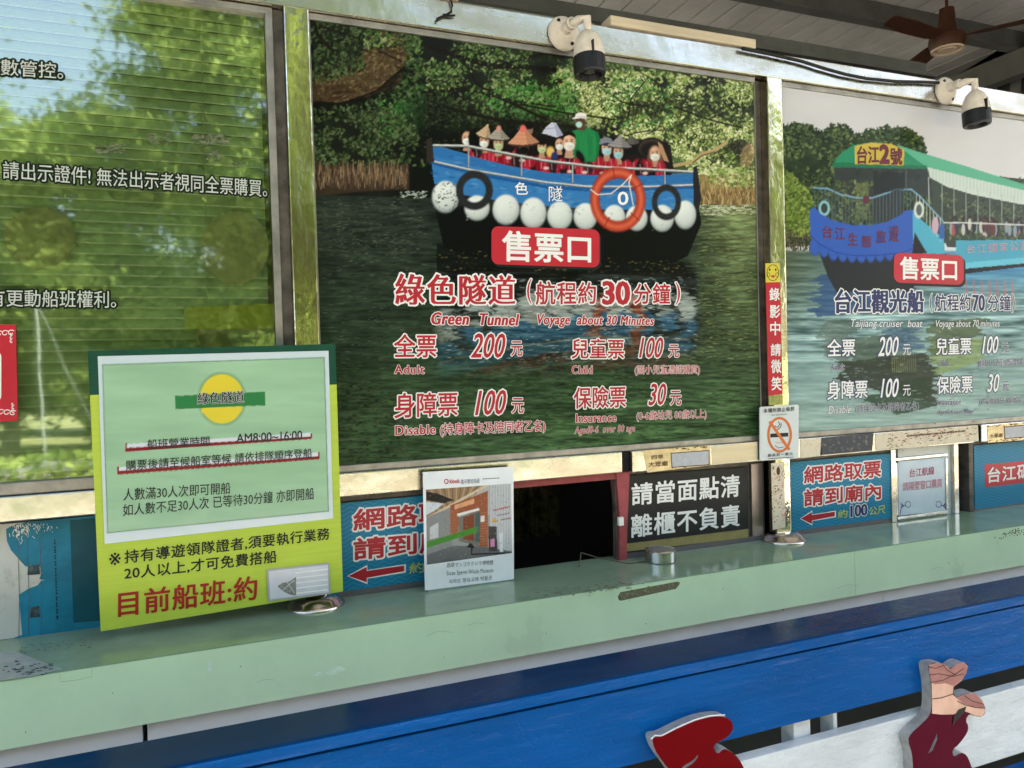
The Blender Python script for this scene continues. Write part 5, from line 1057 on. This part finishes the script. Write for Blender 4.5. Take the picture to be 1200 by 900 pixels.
# ------------------------------------------------------------------ blue web-ticket signs
SY = .0125
def wave_mat(name, c1, c2):
    m = mat(name, c1, .4); n = m.node_tree; b = n.nodes['Principled BSDF']; L = n.links.new
    tc = n.nodes.new('ShaderNodeTexCoord'); wv = n.nodes.new('ShaderNodeTexWave'); wv.wave_type = 'BANDS'; wv.bands_direction = 'Z'; wv.inputs['Scale'].default_value = 26; wv.inputs['Distortion'].default_value = 0
    sx_ = n.nodes.new('ShaderNodeSeparateXYZ'); cx_ = n.nodes.new('ShaderNodeCombineXYZ'); sn = n.nodes.new('ShaderNodeMath'); sn.operation = 'SINE'; mu = n.nodes.new('ShaderNodeMath'); mu.operation = 'MULTIPLY'; mu.inputs[1].default_value = 150
    m2 = n.nodes.new('ShaderNodeMath'); m2.operation = 'MULTIPLY'; m2.inputs[1].default_value = .0045; ad = n.nodes.new('ShaderNodeMath'); ad.operation = 'ADD'
    L(tc.outputs['Object'], sx_.inputs[0]); L(sx_.outputs[0], mu.inputs[0]); L(mu.outputs[0], sn.inputs[0]); L(sn.outputs[0], m2.inputs[0]); L(m2.outputs[0], ad.inputs[0]); L(sx_.outputs[2], ad.inputs[1]); L(ad.outputs[0], cx_.inputs[2]); L(cx_.outputs[0], wv.inputs['Vector'])
    rp = n.nodes.new('ShaderNodeValToRGB'); rp.color_ramp.elements[0].position = .35; rp.color_ramp.elements[1].position = .65; rp.color_ramp.elements[0].color = (*c1, 1); rp.color_ramp.elements[1].color = (*c2, 1)
    L(wv.outputs['Fac'], rp.inputs[0]); L(rp.outputs[0], b.inputs['Base Color']); return m
M['wave'] = wave_mat('blue_wave_print', (.012, .17, .31), (.02, .22, .37)); yel = mat('yellow_ink', (.55, .56, .08), .4)
def web_sign(label, x_shift):
    loc = at(987, 580, SY)+np.array([x_shift, 0, 0]); t = thing('ticket_sign', label, 'sign', loc, 'blue online ticket signs')
    m_ = MB(); P = [at(px, py, SY) for px, py in [(926, 541), (1046, 530), (1048, 607), (929, 622)]]
    x0, x1 = P[0][0]+x_shift, P[1][0]+x_shift; m_.box(x0, x1, SY, SY+.004, 1.0165, 1.2545, M['wave']); m_.build('panel', t)
    m_ = Lines(); k = dict(out=W_, ow=.075, bold=.03, dx=x_shift)
    text(m_, '網路取票', (942.5, 547.5, 566.5), (1032, 539.5, 558.5), SY-.0006, RD, **k); text(m_, '請到廟內', (942.5, 574, 593.5), (1032, 566.5, 584.5), SY-.0006, RD, **k)
    text(m_, '約', (982, 598, 607.5), (993, 596.5, 606), SY-.0006, yel, .01, dx=x_shift); text(m_, '100', (997, 592.5, 606), (1016, 590.5, 603.5), SY-.0006, NV, .012, serif=.03, out=W_, ow=.04, dx=x_shift); text(m_, '公尺', (1018.5, 594.5, 604), (1037.5, 591.5, 601.5), SY-.0006, yel, .01, dx=x_shift)
    def ar(g, y, mm):
        P = [(938.5-g, 607.8), (951.5+g*.3, 600-g*1.4), (951.5+g*.3, 603.6-g*.6), (978.3+g, 599.6-g), (978.3+g, 604.8+g), (951.5+g*.3, 610+g*.6), (951.5+g*.3, 614+g*1.4)]
        P3 = [at(*p, y)+np.array([x_shift, 0, 0]) for p in P]; m_.add(P3[::-1], [list(range(7))], mm)
    ar(1.3, SY-.0006, W_); ar(0, SY-.001, RD); m_.build('lettering', t); return t
web_sign('blue online ticket sign left of the no smoking post base, all lettering uncovered', 0) if False else None
web_sign('blue online ticket sign right of the no smoking sign, fully uncovered', 0)
dxs = at(414.5, 600, SY)[0]-at(942.5, 560, SY)[0]
web_sign('blue online ticket sign half hidden between yellow board and standing card', dxs)
ts = thing('pier_sign', 'blue wave sign with red lettered band at the right edge of the photo', 'sign', at(1180, 560, SY))
x0 = at(1142, 560, SY)[0]; MB().box(x0, x0+.47, SY, SY+.004, 1.006, 1.2545, M['wave']).build('panel', ts)
mb = MB(); fpoly(mb, [(1153.8, 544.5), (1232, 537), (1232, 562), (1154.6, 571)], SY-.0005, M['red_badge']); mb.build('red_band', ts)
mb = MB(); text(mb, '台江碼頭', (1157.5, 548.5, 566), (1225, 541, 558), SY-.001, W_, .02, spacing=1.05); mb.build('lettering', ts)

# black sign
bs = thing('black_sign', 'black sign with white lettering and a tan strip, right of the dark hatch', 'sign', at(806, 600, SY))
mb = MB(); fpoly(mb, [(733, 557.6), (876.8, 547), (877, 619.5), (734, 637)], SY, mat('black_board', (.018, .018, .02), .45, var=.2), .004); mb.build('panel', bs)
mb = MB(); fpoly(mb, [(734.2, 637.2), (877, 619.8), (877.3, 630), (735, 646.5)], SY, mat('tan_strip', (.26, .22, .09), .55, var=.1, vscale=30), .004); mb.build('tan_strip', bs)
mb = Lines(); text(mb, '請當面點清', (740.5, 567, 592), (866.5, 556, 581.5), SY-.0006, W_, .02, spacing=1.08); text(mb, '離櫃不負責', (740, 604, 630), (866.5, 591, 616), SY-.0006, W_, .02, spacing=1.08); mb.build('lettering', bs)

# white paper on the next hatch
wp = thing('paper_notice', 'white paper notice with red writing and curled corner ornaments in steel frame', 'notice', at(1080, 570, .018))
mb = MB(); fpoly(mb, [(1052.5, 540.8), (1108, 535.8), (1108.3, 599), (1053, 604)], .018, mat('bluish_paper', (.56, .64, .72), .35, var=.06), .002); mb.build('sheet', wp)
mb = Lines(); pr = mat('purple_red_ink', (.40, .10, .16), .5)
text(mb, '台江航線', (1066, 549.5, 559.5), (1094.7, 546.5, 556), .0174, pr, .014); text(mb, '請隔壁窗口購買', (1058, 565.5, 575.5), (1104, 560.5, 571), .0174, mat('pale_red_ink', (.5, .22, .27), .5), .012)
mb.build('lettering', wp)
for cx, s_ in ((1064, 1), (1100, -1)):
    mb = MB()
    rline(mb, [(cx+s_*3.2*math.cos(t*.6), 591+3.6*math.sin(t*.6)) for t in range(11)], .7, .0173, M['navy'])
    rline(mb, [(cx-s_*2.5, 592.5), (cx-s_*7, 592), (cx-s_*8.5, 598), (cx-s_*9, 603)], .8, .0172, M['navy']); rline(mb, [(cx-s_*8, 590), (cx-s_*5, 593), (cx-s_*8, 595)], 1.2, .0171, M['navy'])
    mb.build('corner_ornament', wp)
fm_ = MB()
for a_, b_ in (((1050, 538.5), (1110.5, 533)), ((1051, 606.5), (1110.5, 601))): P = [at(*a_, .014), at(*b_, .014)]; fm_.box(P[0][0], P[1][0], .014, .022, (P[0][2]+P[1][2])/2-.005, (P[0][2]+P[1][2])/2+.005, S, .001)
for px in (1051, 1110): p = at(px, 570, .014); fm_.box(p[0]-.005, p[0]+.005, .0142, .022, at(1080, 602, .014)[2]+.006, at(1080, 538, .014)[2]-.006, S, .001)
fm_.build('paper_frame', wp)

# no-smoking sign, recording sticker
NY = -.030
ns = thing('no_smoking_sign', 'white no smoking sign with orange ring on the steel post', 'sign', at(914, 540, NY))
mb = MB(); fpoly(mb, rrect(890.5, 477, 936, 540, 2, -3), NY, mat('white_acrylic', (.62, .66, .67), .25), .004); mb.build('panel', ns)
org = mat('orange_ink', (.62, .16, .04), .4); mb = MB()
rline(mb, [(902, 494), (925, 527)], 3.4, NY-.0009, org)
fpoly(mb, [(902.7, 508.2), (923.8, 507), (923.8, 511.6), (902.7, 512.8)], NY-.0006, M['ink']); ringp(mb, 913.6, 509.5, 14.6, 21, 3.0, NY-.0007, org)
rline(mb, [(908, 499), (911, 501), (914, 497), (912, 494)], 1.0, NY-.0006, M['ink']); rline(mb, [(911, 504), (915, 500), (915.5, 496)], 1.0, NY-.0006, M['ink']); rline(mb, [(908, 522), (912, 525), (918, 524)], .9, NY-.0006, gk); 
for k in range(6): rline(mb, [(909+k*1.6, 519), (909.8+k*1.6, 518.6)], 1.2, NY-.0006, org)
mb.build('symbol', ns)
mb = Lines(); text(mb, '本場所禁止吸菸', (894.5, 479, 484.2), (931, 476.5, 481.5), NY-.0006, M['ink'], .015, spacing=1.05); text(mb, 'NO SMOKING', (904, 485.5, 487.5), (922, 484.5, 486.3), NY-.0006, gk, .01); text(mb, '最高罰一萬元', (899.5, 532, 535.6), (929, 529.8, 533.4), NY-.0006, M['ink'], .01, spacing=1.15); rline(mb, [(900, 537.6), (930, 535.6)], .8, NY-.0006, gk)
mb.build('lettering', ns)
RY = -.0255
rs_ = thing('recording_sticker', 'narrow red vertical sticker with yellow smiley square on the right post', 'sticker', at(907, 462, RY))
mb = MB(); fpoly(mb, [(897.6, 331.2), (914.3, 330.6), (917.2, 462), (900.6, 463.5)], RY, M['red_badge'], .001); mb.build('red_sheet', rs_)
mb = Lines()
for c_, a_, b_ in (('錄', 337.5, 352.2), ('影', 357.8, 372.4), ('中', 377, 392.6), ('請', 402.9, 416.9), ('微', 421.6, 437), ('笑', 441.8, 457.3)):
    xx = 897.6+(a_-331)/132*3+4.6; text(mb, c_, (xx-.6, a_, b_), (xx+11, a_, b_), RY-.0006, W_, .018)
mb.build('lettering', rs_)
mb = MB(); fpoly(mb, [(897, 308.6), (913.6, 308.2), (914.2, 330.4), (897.5, 331)], RY, mat('yellow_sheet', (.62, .52, .05), .4), .001); sq = mb.build('smiley_square', rs_)
mb = MB(); ringp(mb, 905.7, 319.6, 7.2, 9.6, .7, RY-.0005, M['ink']); 
for px in (902, 909): fpoly(mb, ell(px, 316, 1.0, 1.5, 12), RY-.0006, M['ink']); ringp(mb, px+(-1.6 if px < 905 else 1.6), 322, 2.0, 2.6, .5, RY-.0006, M['ink'])
fpoly(mb, ell(905.8, 322.6, 2.2, 2.8, 14, 0, 180), RY-.0007, M['red_badge']); mb.build('smiley', sq)
mb = MB(); fpoly(mb, [(900.8, 463.8), (917.2, 462.4), (917.4, 474), (901, 475)], RY, mat('patchwork_sticker', (.42, .36, .08), .4, col2=(.15, .25, .08), vscale=80), .001); mb.build('small_sheet', rs_)

# plaques and sticker residues on the bottom rail
PY_ = -.0215
M['gold'] = mat('gold_plate', (.62, .50, .28), .35, .35, var=.2, vscale=30); M['rustink'] = mat('rust_brown_ink', (.10, .045, .02), .6)
def plaque(label, quad, lab, txts):
    t = thing('plaque', label, 'plaque', at(*quad[3], PY_), 'worn plaques on the bottom rail'); m_ = MB(); fpoly(m_, quad, PY_, M['gold'], .0015); m_.build('plate', t)
    m_ = MB(); fpoly(m_, [(x+(-1 if i in (0, 3) else 1), y+(-1 if i < 2 else 1)) for i, (x, y) in enumerate(lab)], PY_-.0004, M['rustink']); fpoly(m_, lab, PY_-.0008, mat('grey_label', (.46, .47, .50), .5, var=.1, vscale=60)); m_.build('paper_label', t)
    m_ = Lines()
    for b, L, Rr in txts: text(m_, b, L, Rr, PY_-.0006, M['rustink'], .012)
    rr = random.Random(2)
    for _ in range(60):
        u, v = rr.random(), rr.choice([rr.uniform(0, .12), rr.uniform(.85, 1)]); px = quad[0][0]*(1-u)+quad[1][0]*u; py = (quad[0][1]*(1-u)+quad[1][1]*u)*(1-v)+(quad[3][1]*(1-u)+quad[2][1]*u)*v
        if px < 784 and quad[0][0] < 800: continue
        s_ = rr.uniform(.4, 1.6); fpoly(m_, [(px-s_*1.6, py), (px, py-s_*.5), (px+s_, py), (px, py+s_*.6)], PY_-.0003, M['rustink'])
    m_.build('lettering', t)
plaque('gold temple name plaque with blank grey label, above the black sign', [(754, 528), (831.5, 521.7), (833, 545), (758.7, 553.8)], [(787, 531.7), (830.5, 528.3), (830.5, 544), (788, 547.2)], [('四草', (763.5, 533.5, 538.5), (777.5, 532.5, 537.5)), ('大眾廟', (759.7, 541.5, 547.5), (782.5, 540, 546))])
plaque('gold temple name plaque cut off by the right edge of the photo', [(1157, 499), (1222, 493), (1222, 514), (1158, 519)], [(1177.5, 501), (1219, 497), (1219, 510), (1178, 513.5)], [('大眾廟', (1160, 508.5, 513.5), (1175, 507.5, 512.5))])
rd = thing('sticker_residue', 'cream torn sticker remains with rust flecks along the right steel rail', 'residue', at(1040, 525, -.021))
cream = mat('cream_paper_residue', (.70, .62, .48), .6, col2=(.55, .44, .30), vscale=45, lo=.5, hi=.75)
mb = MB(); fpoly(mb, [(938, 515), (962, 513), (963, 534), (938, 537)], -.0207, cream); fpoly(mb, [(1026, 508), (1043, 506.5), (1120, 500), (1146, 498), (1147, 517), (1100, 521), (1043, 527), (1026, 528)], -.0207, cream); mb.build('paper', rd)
mb = MB(); fpoly(mb, [(962.5, 513), (1024, 507), (1022, 528), (961, 533.5)], -.0207, mat('scuffed_dark_film', (.05, .055, .07), .4, col2=(.22, .20, .18), vscale=55, lo=.55, hi=.68)); mb.build('dark_film', rd)
mb = MB(); rr = random.Random(9)
for k in range(170):
    u = rr.random(); px = 1040+u*105; py = 516-u*12+rr.gauss(0, 5); s_ = rr.uniform(.3, 1.3)
    fpoly(mb, [(px-s_*2, py), (px, py-s_*.5), (px+s_, py), (px, py+s_*.5)], -.0211, M['rustink'] if k % 4 else M['red_badge'])
for k in range(60):
    px = 1062+k*1.15; fpoly(mb, [(px, 511-k*.1), (px+rr.uniform(.5, 1.6), 509.5-k*.1), (px+1.2, 512.5-k*.1)], -.0212, M['rustink'])
mb.build('flecks', rd)
mb = MB(); fpoly(mb, [(834, 523), (888, 517.5), (888, 539), (835, 545)], -.0207, mat('cream_reflection', (.66, .56, .38), .4, .2, var=.08, vscale=10, stretch=(.3, 1, 3)), .0005)  # bright reflection on the rail, painted as a cream patch
tag(mb.build('reflection_patch'), 'painted cream reflection on the steel rail between gold plaque and no smoking sign', 'plate')
# worn flecks on the lower part of the right post
mb = MB(); fpoly(mb, [(903.5, 543), (919.5, 541.5), (920.5, 618), (905.5, 621)], -.0246, cream)
for k in range(130):
    px = rr.uniform(904, 920); py = rr.uniform(545, 612); s_ = rr.uniform(.2, .9); fpoly(mb, [(px-s_, py), (px, py-s_), (px+s_, py), (px, py+s_*1.5)], -.0249, M['rustink'] if k % 3 else M['red_badge'])
fpoly(mb, ell(912, 552, 2.2, 5, 12), -.025, M['rustink'])
tag(mb.build('post_sticker'), 'peeling cream sticker strip on the post below the no smoking sign', 'sticker')

# tin on the counter and its wire
tn = thing('tin', 'small round silver tin on the counter in front of the black sign', 'tin', (at(774, 655, -.055)[0], -.055, 1.0))
c = tn.location; r_ = .048
MB().lathe([(.0, .002), (r_-.002, 0), (r_, .002), (r_, .033), (r_-.003, .036), (r_-.006, .034), (0, .034)], (c.x, c.y, 1.0006), (0, 0, 1), mat('spun_aluminium', (.62, .62, .60), .22, 1.0), 48).build('body', tn, True)
MB().lathe([(0, .0362), (r_-.01, .0362), (r_-.008, .0345)], (c.x, c.y, 1.0006), (0, 0, 1), M['alu'], 40).build('lid', tn, True)
mb = MB(); pts = [atz(679, 664, 1.0), atz(681, 654, 1.0)+np.array([0, 0, .015]), atz(700, 654, 1.0), atz(735, 661, 1.0), np.array([c.x-r_, c.y, 1.004])]
P = []
for i in range(len(pts)-1):
    for k in range(6): u = k/6; P.append(Vector(pts[i]).lerp(Vector(pts[i+1]), u)+Vector((0, 0, .002)))
P.append(Vector(pts[-1])); mb.tube(P, .0016, mat('grey_wire', (.16, .15, .12), .5), 8)
tag(mb.build('thin_wire', None, True), 'thin looped wire lying on the counter beside the tin', 'wire')

# ------------------------------------------------------------------ security cameras, batten, cable, hooks
camw = mat('yellowed_white_plastic', (.68, .61, .52), .45, var=.1, vscale=30)
def sec_cam(label, px, py, first=None):
    o_ = at(px, py, -.022)
    if first is not None:
        def cp(o, par):
            k = o.copy(); COL.objects.link(k); k.parent = par
            for ch in o.children: cp(ch, k)
            return k
        t = cp(first, None); t.location = o_; t['label'] = label; return t
    t = thing('security_camera', label, 'camera', o_, 'security cameras on the beam')
    x, y, z = o_
    MB().lathe([(0, .020), (.030, .020), (.044, .014), (.050, .006), (.050, 0)], (x, y, z), (0, -1, 0), camw, 40).build('base_plate', t, True)
    for dx_, dz_ in ((-.022, .03), (.02, -.032)): MB().lathe([(0, .0195), (.005, .0195), (.005, .014)], (x+dx_, y, z+dz_), (0, -1, 0), M['black'], 14).build('screw', t, True)
    hx, hy = x+.030, y-.095
    MB().lathe([(.017, .018), (.017, .040), (.014, .042), (.014, .048), (.017, .050), (.017, .062), (.012, .064)], (x, y, z+.006), (0, -1, 0), camw, 24).tube([(x, y-.05, z+.006), (x+.012, y-.078, z+.008), (hx, hy, z+.008), (hx, hy-.002, z-.045)], .0125, camw, 14).build('arm', t, True)
    ax = Vector((.01, -.05, -1)).normalized(); top = Vector((hx, hy, z-.028))
    MB().lathe([(.0, 0), (.016, .002), (.030, .016), (.039, .036), (.044, .062), (.0455, .084)], top, ax, camw, 36).build('housing', t, True)
    MB().lathe([(.0455, .076), (.0462, .080), (.0455, .122), (.043, .127), (.034, .127), (.030, .114), (0, .114)], top, ax, M['black'], 24).build('hood', t)
    MB().lathe([(.016, .1145), (.012, .120), (0, .122)], top, ax, mat('lens_glass', (.05, .05, .055), .08), 20).build('lens', t, True)
    MB().box(hx-.012, hx-.009, hy-.0545, hy-.038, z-.112, z-.074, M['black']).build('seam', t)
    return t
c1 = sec_cam('white bullet camera on the beam above the tour boat poster', 660, 40)
sec_cam('white bullet camera on the beam above the cruiser poster', 1107, 107, c1)
bt = MB(); p0, p1 = at(716, 36, -.03), at(886, 58, -.03)
bt.box(p0[0], p1[0], -.03, .03, 2.6265, 2.656, mat('cream_wood', (.52, .44, .32), .6, var=.15, vscale=12, stretch=(.3, 1, 4)), .002)
tag(bt.build('wooden_batten'), 'cream wooden batten lying along the top of the steel beam', 'batten')
p0, p1 = at(440, 0, -.03), at(538, 9, -.03)
tag(MB().box(p0[0], p1[0], -.03, .03, 2.6265, 2.70, bpy.data.materials['cream_wood'], .002).build('wooden_board'), 'cream wooden board end standing on the beam at the top edge', 'board')
mb = MB(); P = [at(*q, -.028) for q in ((527, -6), (530, 6), (529, 14), (519, 19), (512, 22), (512, 25))]; mb.tube(P, .003, M['rubber'], 8); P = [at(*q, -.028) for q in ((519, 17), (526, 18.5), (533, 18))]; mb.tube(P, .003, M['rubber'], 8)
tag(mb.build('bent_wire', None, True), 'short bent black wire hanging over the top of the beam', 'wire')
P = []
ks = [(870, 57), (905, 64), (940, 72), (965, 80), (990, 87), (1015, 92), (1050, 95.5), (1080, 96), (1100, 97)]
for i, q in enumerate(ks): P.append(at(*q, -.034))
tag(MB().tube(P, .0055, M['rubber'], 10).build('black_cable', None, True), 'black cable running along the beam to the camera over the cruiser poster', 'cable')

# ceiling fan
FY = 2.0
fn = thing('ceiling_fan', 'brown three bladed ceiling fan hanging from the hall roof', 'fan', at(1110, 50, FY))
fc = Vector(at(1110, 50, FY)); fb = mat('brown_enamel', (.05, .02, .013), .35, .2, var=.15)
MB().tube([fc+Vector((0, 0, .1)), (fc.x, fc.y, ZR-.02)], .012, fb, 12).build('rod', fn, True)
MB().lathe([(.018, .26), (.05, .25), (.068, .10), (.072, .07), (.085, .06), (.122, .045), (.128, .0), (.112, -.05), (.10, -.055)], fc, (0, 0, 1), fb, 40).build('motor_housing', fn, True)
MB().lathe([(.112, -.052), (.108, -.062), (.09, -.06), (.085, -.052), (.06, -.05), (.055, -.06), (.03, -.06), (0, -.058)], fc, (0, 0, 1), mat('cream_cap', (.45, .34, .26), .4), 40).build('cap', fn, True)
for a_ in (67, 187, 307):
    u = Vector((math.cos(R(a_)), math.sin(R(a_)), 0)); v = Vector((-u.y, u.x, 0)); q = []
    for d_, wd in ((.12, .035), (.2, .06), (.45, .072), (.66, .06), (.69, .035)): q.append((d_, wd))
    top = [fc+u*d_+v*wd+Vector((0, 0, .028+.010)) for d_, wd in q]; bot = [fc+u*d_-v*wd+Vector((0, 0, .028-.012)) for d_, wd in q][::-1]
    MB().prism([tuple(p) for p in top+bot], (0, 0, .006), fb).build('blade', fn)

# ------------------------------------------------------------------ painted timber fence with cut-out letters
FYY = -.655
def paint_mat(name, col, rough, bump, bs, stretch, sp=.11):        # brushed gloss paint over old wood: long brush ridges, fine cracks, dulled patches
    m = mat(name, col, rough, spec=sp, var=.14, vscale=5, bump=bump, bscale=bs, stretch=stretch, rvar=.1)
    n = m.node_tree; b = n.nodes['Principled BSDF']; L = n.links.new
    old = b.inputs['Normal'].links[0].from_node
    tc = n.nodes.new('ShaderNodeTexCoord'); vo = n.nodes.new('ShaderNodeTexVoronoi'); vo.feature = 'DISTANCE_TO_EDGE'; vo.inputs['Scale'].default_value = 9
    mp = n.nodes.new('ShaderNodeMapping'); mp.inputs['Scale'].default_value = (1.4, 1, 3.2); ds = n.nodes.new('ShaderNodeTexNoise'); ds.inputs['Scale'].default_value = 6; ds.inputs['Detail'].default_value = 5
    ad = n.nodes.new('ShaderNodeVectorMath'); ad.operation = 'ADD'
    L(tc.outputs['Object'], ds.inputs['Vector']); L(tc.outputs['Object'], mp.inputs[0]); L(mp.outputs[0], ad.inputs[0]); L(ds.outputs['Color'], ad.inputs[1]); L(ad.outputs[0], vo.inputs['Vector'])
    mr = n.nodes.new('ShaderNodeMapRange'); mr.inputs['From Max'].default_value = .03; L(vo.outputs['Distance'], mr.inputs[0])
    bp = n.nodes.new('ShaderNodeBump'); bp.inputs['Strength'].default_value = bump*.9; bp.inputs['Distance'].default_value = .004
    L(mr.outputs[0], bp.inputs['Height']); L(old.outputs[0], bp.inputs['Normal']); L(bp.outputs[0], b.inputs['Normal'])
    return m
blue = paint_mat('blue_gloss_paint', (.001, .080, .30), .14, .34, 26, (.3, 1, 1.5)); bluet = paint_mat('blue_gloss_top', (.003, .035, .11), .22, .1, 30, (.4, 1, 1))
whitep = paint_mat('white_gloss_paint', (.66, .70, .72), .28, .4, 34, (.4, 1, 1.3), .3)
fe = thing('timber_fence', 'blue and white painted timber fence in front of the counter', 'fence', (1.0, FYY, 0))
zt = at(800, 777, FYY-.006)[2]; zl = at(800, 791, FYY-.006)[2]; zb1 = at(900, 856, FYY)[2]
MB().box(-2.0, 4.4, FYY-.006, -.545, zl, zt, bluet, .003).build('cap_rail', fe)
MB().box(-2.0, 4.4, FYY-.010, FYY-.0062, zl, zt-.003, blue, .001).build('cap_lip', fe)
MB().box(-2.0, 4.4, FYY, FYY+.03, zb1, zl-.009, blue, .003).build('top_plank', fe)
zw1 = at(1000, 857, FYY)[2]; zw0 = at(1180, 888, FYY)[2]
MB().box(-2.0, 4.4, FYY, FYY+.03, zw0, zw1, whitep, .003).build('plank', fe)
MB().box(-2.0, 4.4, FYY, FYY+.03, zw0-.20, zw0-.045, blue, .003).build('plank', fe); MB().box(-2.0, 4.4, FYY, FYY+.03, zw0-.40, zw0-.245, whitep, .003).build('plank', fe)
for px in (937, 976):
    x = at(px, 860, FYY+.04)[0]; wd = .025 if px == 937 else .006
    MB().box(x-wd, x+wd, FYY+.031, FYY+.075, 0.01, zl-.004, whitep, .002).build('post', fe)
for x in (-1.2, 2.6): MB().box(x-.03, x+.03, FYY+.031, FYY+.09, 0.01, zl-.004, whitep, .002).build('post', fe)
# cut-out letters
LY = FYY-.028
def mp(pts, ox, oy, k): return [(ox+x/k, oy+y/k) for x, y in pts]
edge_m = mat('grey_cut_edge', (.36, .36, .34), .5, var=.2, vscale=40)
def smooth(P, n=2):
    for _ in range(n):
        Q = []
        for i in range(len(P)):
            a_, b_ = P[i], P[(i+1) % len(P)]; Q += [(a_[0]*.75+b_[0]*.25, a_[1]*.75+b_[1]*.25), (a_[0]*.25+b_[0]*.75, a_[1]*.25+b_[1]*.75)]
        P = Q
    return P
def tri_face(mb, P, holes, y, m, th, mside):
    bm = bmesh.new(); loops = [P]+holes; edges = []
    for lp_ in loops:
        vs = [bm.verts.new(at(px, py, y)) for px, py in lp_]
        for i in range(len(vs)): edges.append(bm.edges.new((vs[i], vs[(i+1) % len(vs)])))
    bmesh.ops.triangle_fill(bm, use_beauty=True, use_dissolve=False, edges=edges)
    bm.verts.index_update(); V = [v.co[:] for v in bm.verts]; F = [[v.index for v in f.verts] for f in bm.faces]
    mb.add(V, F, m)
    for lp_ in loops:
        A_ = [at(px, py, y+.0002) for px, py in lp_]; B_ = [p+np.array([0, th, 0]) for p in A_]; n_ = len(A_)
        mb.add(A_+B_, [[i, (i+1) % n_, n_+(i+1) % n_, n_+i] for i in range(n_)], mside)
    bm.free()
redg = mat('dark_red_acrylic', (.15, .001, .003), .05, spec=.07)
la = thing('cutout_letter', 'thick dark red cut-out letter mounted on the fence, left of the pink one', 'letter', at(810, 870, LY), 'cut-out letters on the fence')
PA = smooth(mp([(180, 420), (215, 400), (262, 402), (400, 330), (560, 260), (700, 225), (820, 220), (882, 262), (896, 320), (876, 372), (820, 420), (712, 472), (755, 560), (812, 500), (880, 535), (945, 590), (990, 680), (1060, 820), (1000, 1000), (760, 1050), (500, 960), (330, 690), (260, 600), (200, 505)], 740, 810, 7.5), 1)
hA = smooth(mp([(590, 548), (575, 600), (520, 650), (440, 690), (455, 655), (540, 610)], 740, 810, 7.5), 1)
mb = MB(); tri_face(mb, PA, [hA], LY, redg, .0275, edge_m); mb.build('face', la)
mb = MB(); rline(mb, mp([(172, 420), (205, 388), (262, 392), (400, 320), (560, 250), (700, 214), (822, 208)], 740, 810, 7.5), 1.4, LY+.0005, M['white'])
mb.build('white_rim', la)
mar = mat('maroon_acrylic', (.095, .003, .016), .08, spec=.09)
pk = mat('pink_reflection', (.80, .52, .39), .3, spec=.15, col2=(.66, .38, .28), vscale=14); pk2 = mat('dusky_pink_reflection', (.33, .14, .12), .3, col2=(.42, .20, .17), vscale=18)  # warm reflection in the acrylic, painted as two pink tones
lb = thing('cutout_letter', 'maroon cut-out letter with a painted pink reflection on top, mounted on the white plank', 'letter', at(1100, 880, LY), 'cut-out letters on the fence')
k3 = lambda pts: mp(pts, 1030, 760, 6.43)
PB = k3([(372, 120), (440, 105), (490, 115), (540, 152), (590, 110), (640, 100), (674, 135), (660, 190), (620, 250), (566, 290), (560, 345), (585, 368), (640, 345), (700, 330), (750, 355), (790, 410), (805, 470), (785, 515), (720, 510), (682, 490), (652, 540), (676, 585), (668, 635), (605, 720), (552, 765), (562, 820), (620, 782), (660, 800), (688, 860), (700, 905), (760, 920), (790, 1000), (760, 1100), (500, 1150), (270, 1080), (256, 900), (250, 790), (216, 690), (240, 640), (330, 560), (385, 500), (398, 430), (397, 350), (392, 260), (375, 180)])
hB = [k3([(660, 436), (600, 460), (566, 510), (555, 590), (580, 550), (645, 480)]), k3([(436, 640), (372, 790), (405, 765), (440, 680)])]
mb = MB(); tri_face(mb, smooth(PB, 1), [hB[1]], LY, mar, .0275, edge_m); mb.build('face', lb)
mb = MB(); PU = k3([(378, 124), (440, 109), (490, 118), (540, 155), (590, 114), (640, 104), (670, 136), (656, 190), (617, 247), (562, 288), (556, 348), (585, 372), (640, 349), (700, 334), (748, 358), (787, 412), (801, 470), (783, 511), (722, 506), (684, 486), (640, 470), (560, 496), (470, 498), (400, 490), (401, 430), (400, 350), (396, 260), (379, 180)])
fpoly(mb, PU, LY-.0008, pk); up_ = mb.build('reflection_panel', lb); tag(up_, 'painted pink reflection on the upper face, with dark streaks')
mb = MB(); fpoly(mb, k3([(378, 128), (440, 112), (490, 120), (540, 157), (590, 117), (640, 107), (668, 138), (654, 190), (615, 246), (565, 283), (500, 262), (420, 270), (396, 255), (382, 190)]), LY-.0012, pk2); fpoly(mb, k3([(585, 374), (640, 352), (700, 337), (746, 360), (784, 412), (796, 448), (720, 440), (640, 415)]), LY-.0012, pk2)
dl = mat('dark_streak', (.07, .02, .02), .4)  # dark streaks within the painted reflection
for P in ([(402, 380), (470, 372), (540, 350), (556, 344)], [(380, 200), (450, 190), (560, 210), (640, 190)], [(395, 255), (480, 240), (580, 190), (640, 150)], [(640, 352), (700, 395), (790, 420)], [(590, 395), (650, 425), (730, 445), (796, 450)], [(480, 120), (510, 160), (580, 200)], [(380, 140), (430, 150), (490, 125)]): rline(mb, k3(P), .9, LY-.0016, dl)
fpoly(mb, hB[0], LY-.0018, mat('dark_slot', (.03, .03, .025), .7)); mb.build('streak', up_)
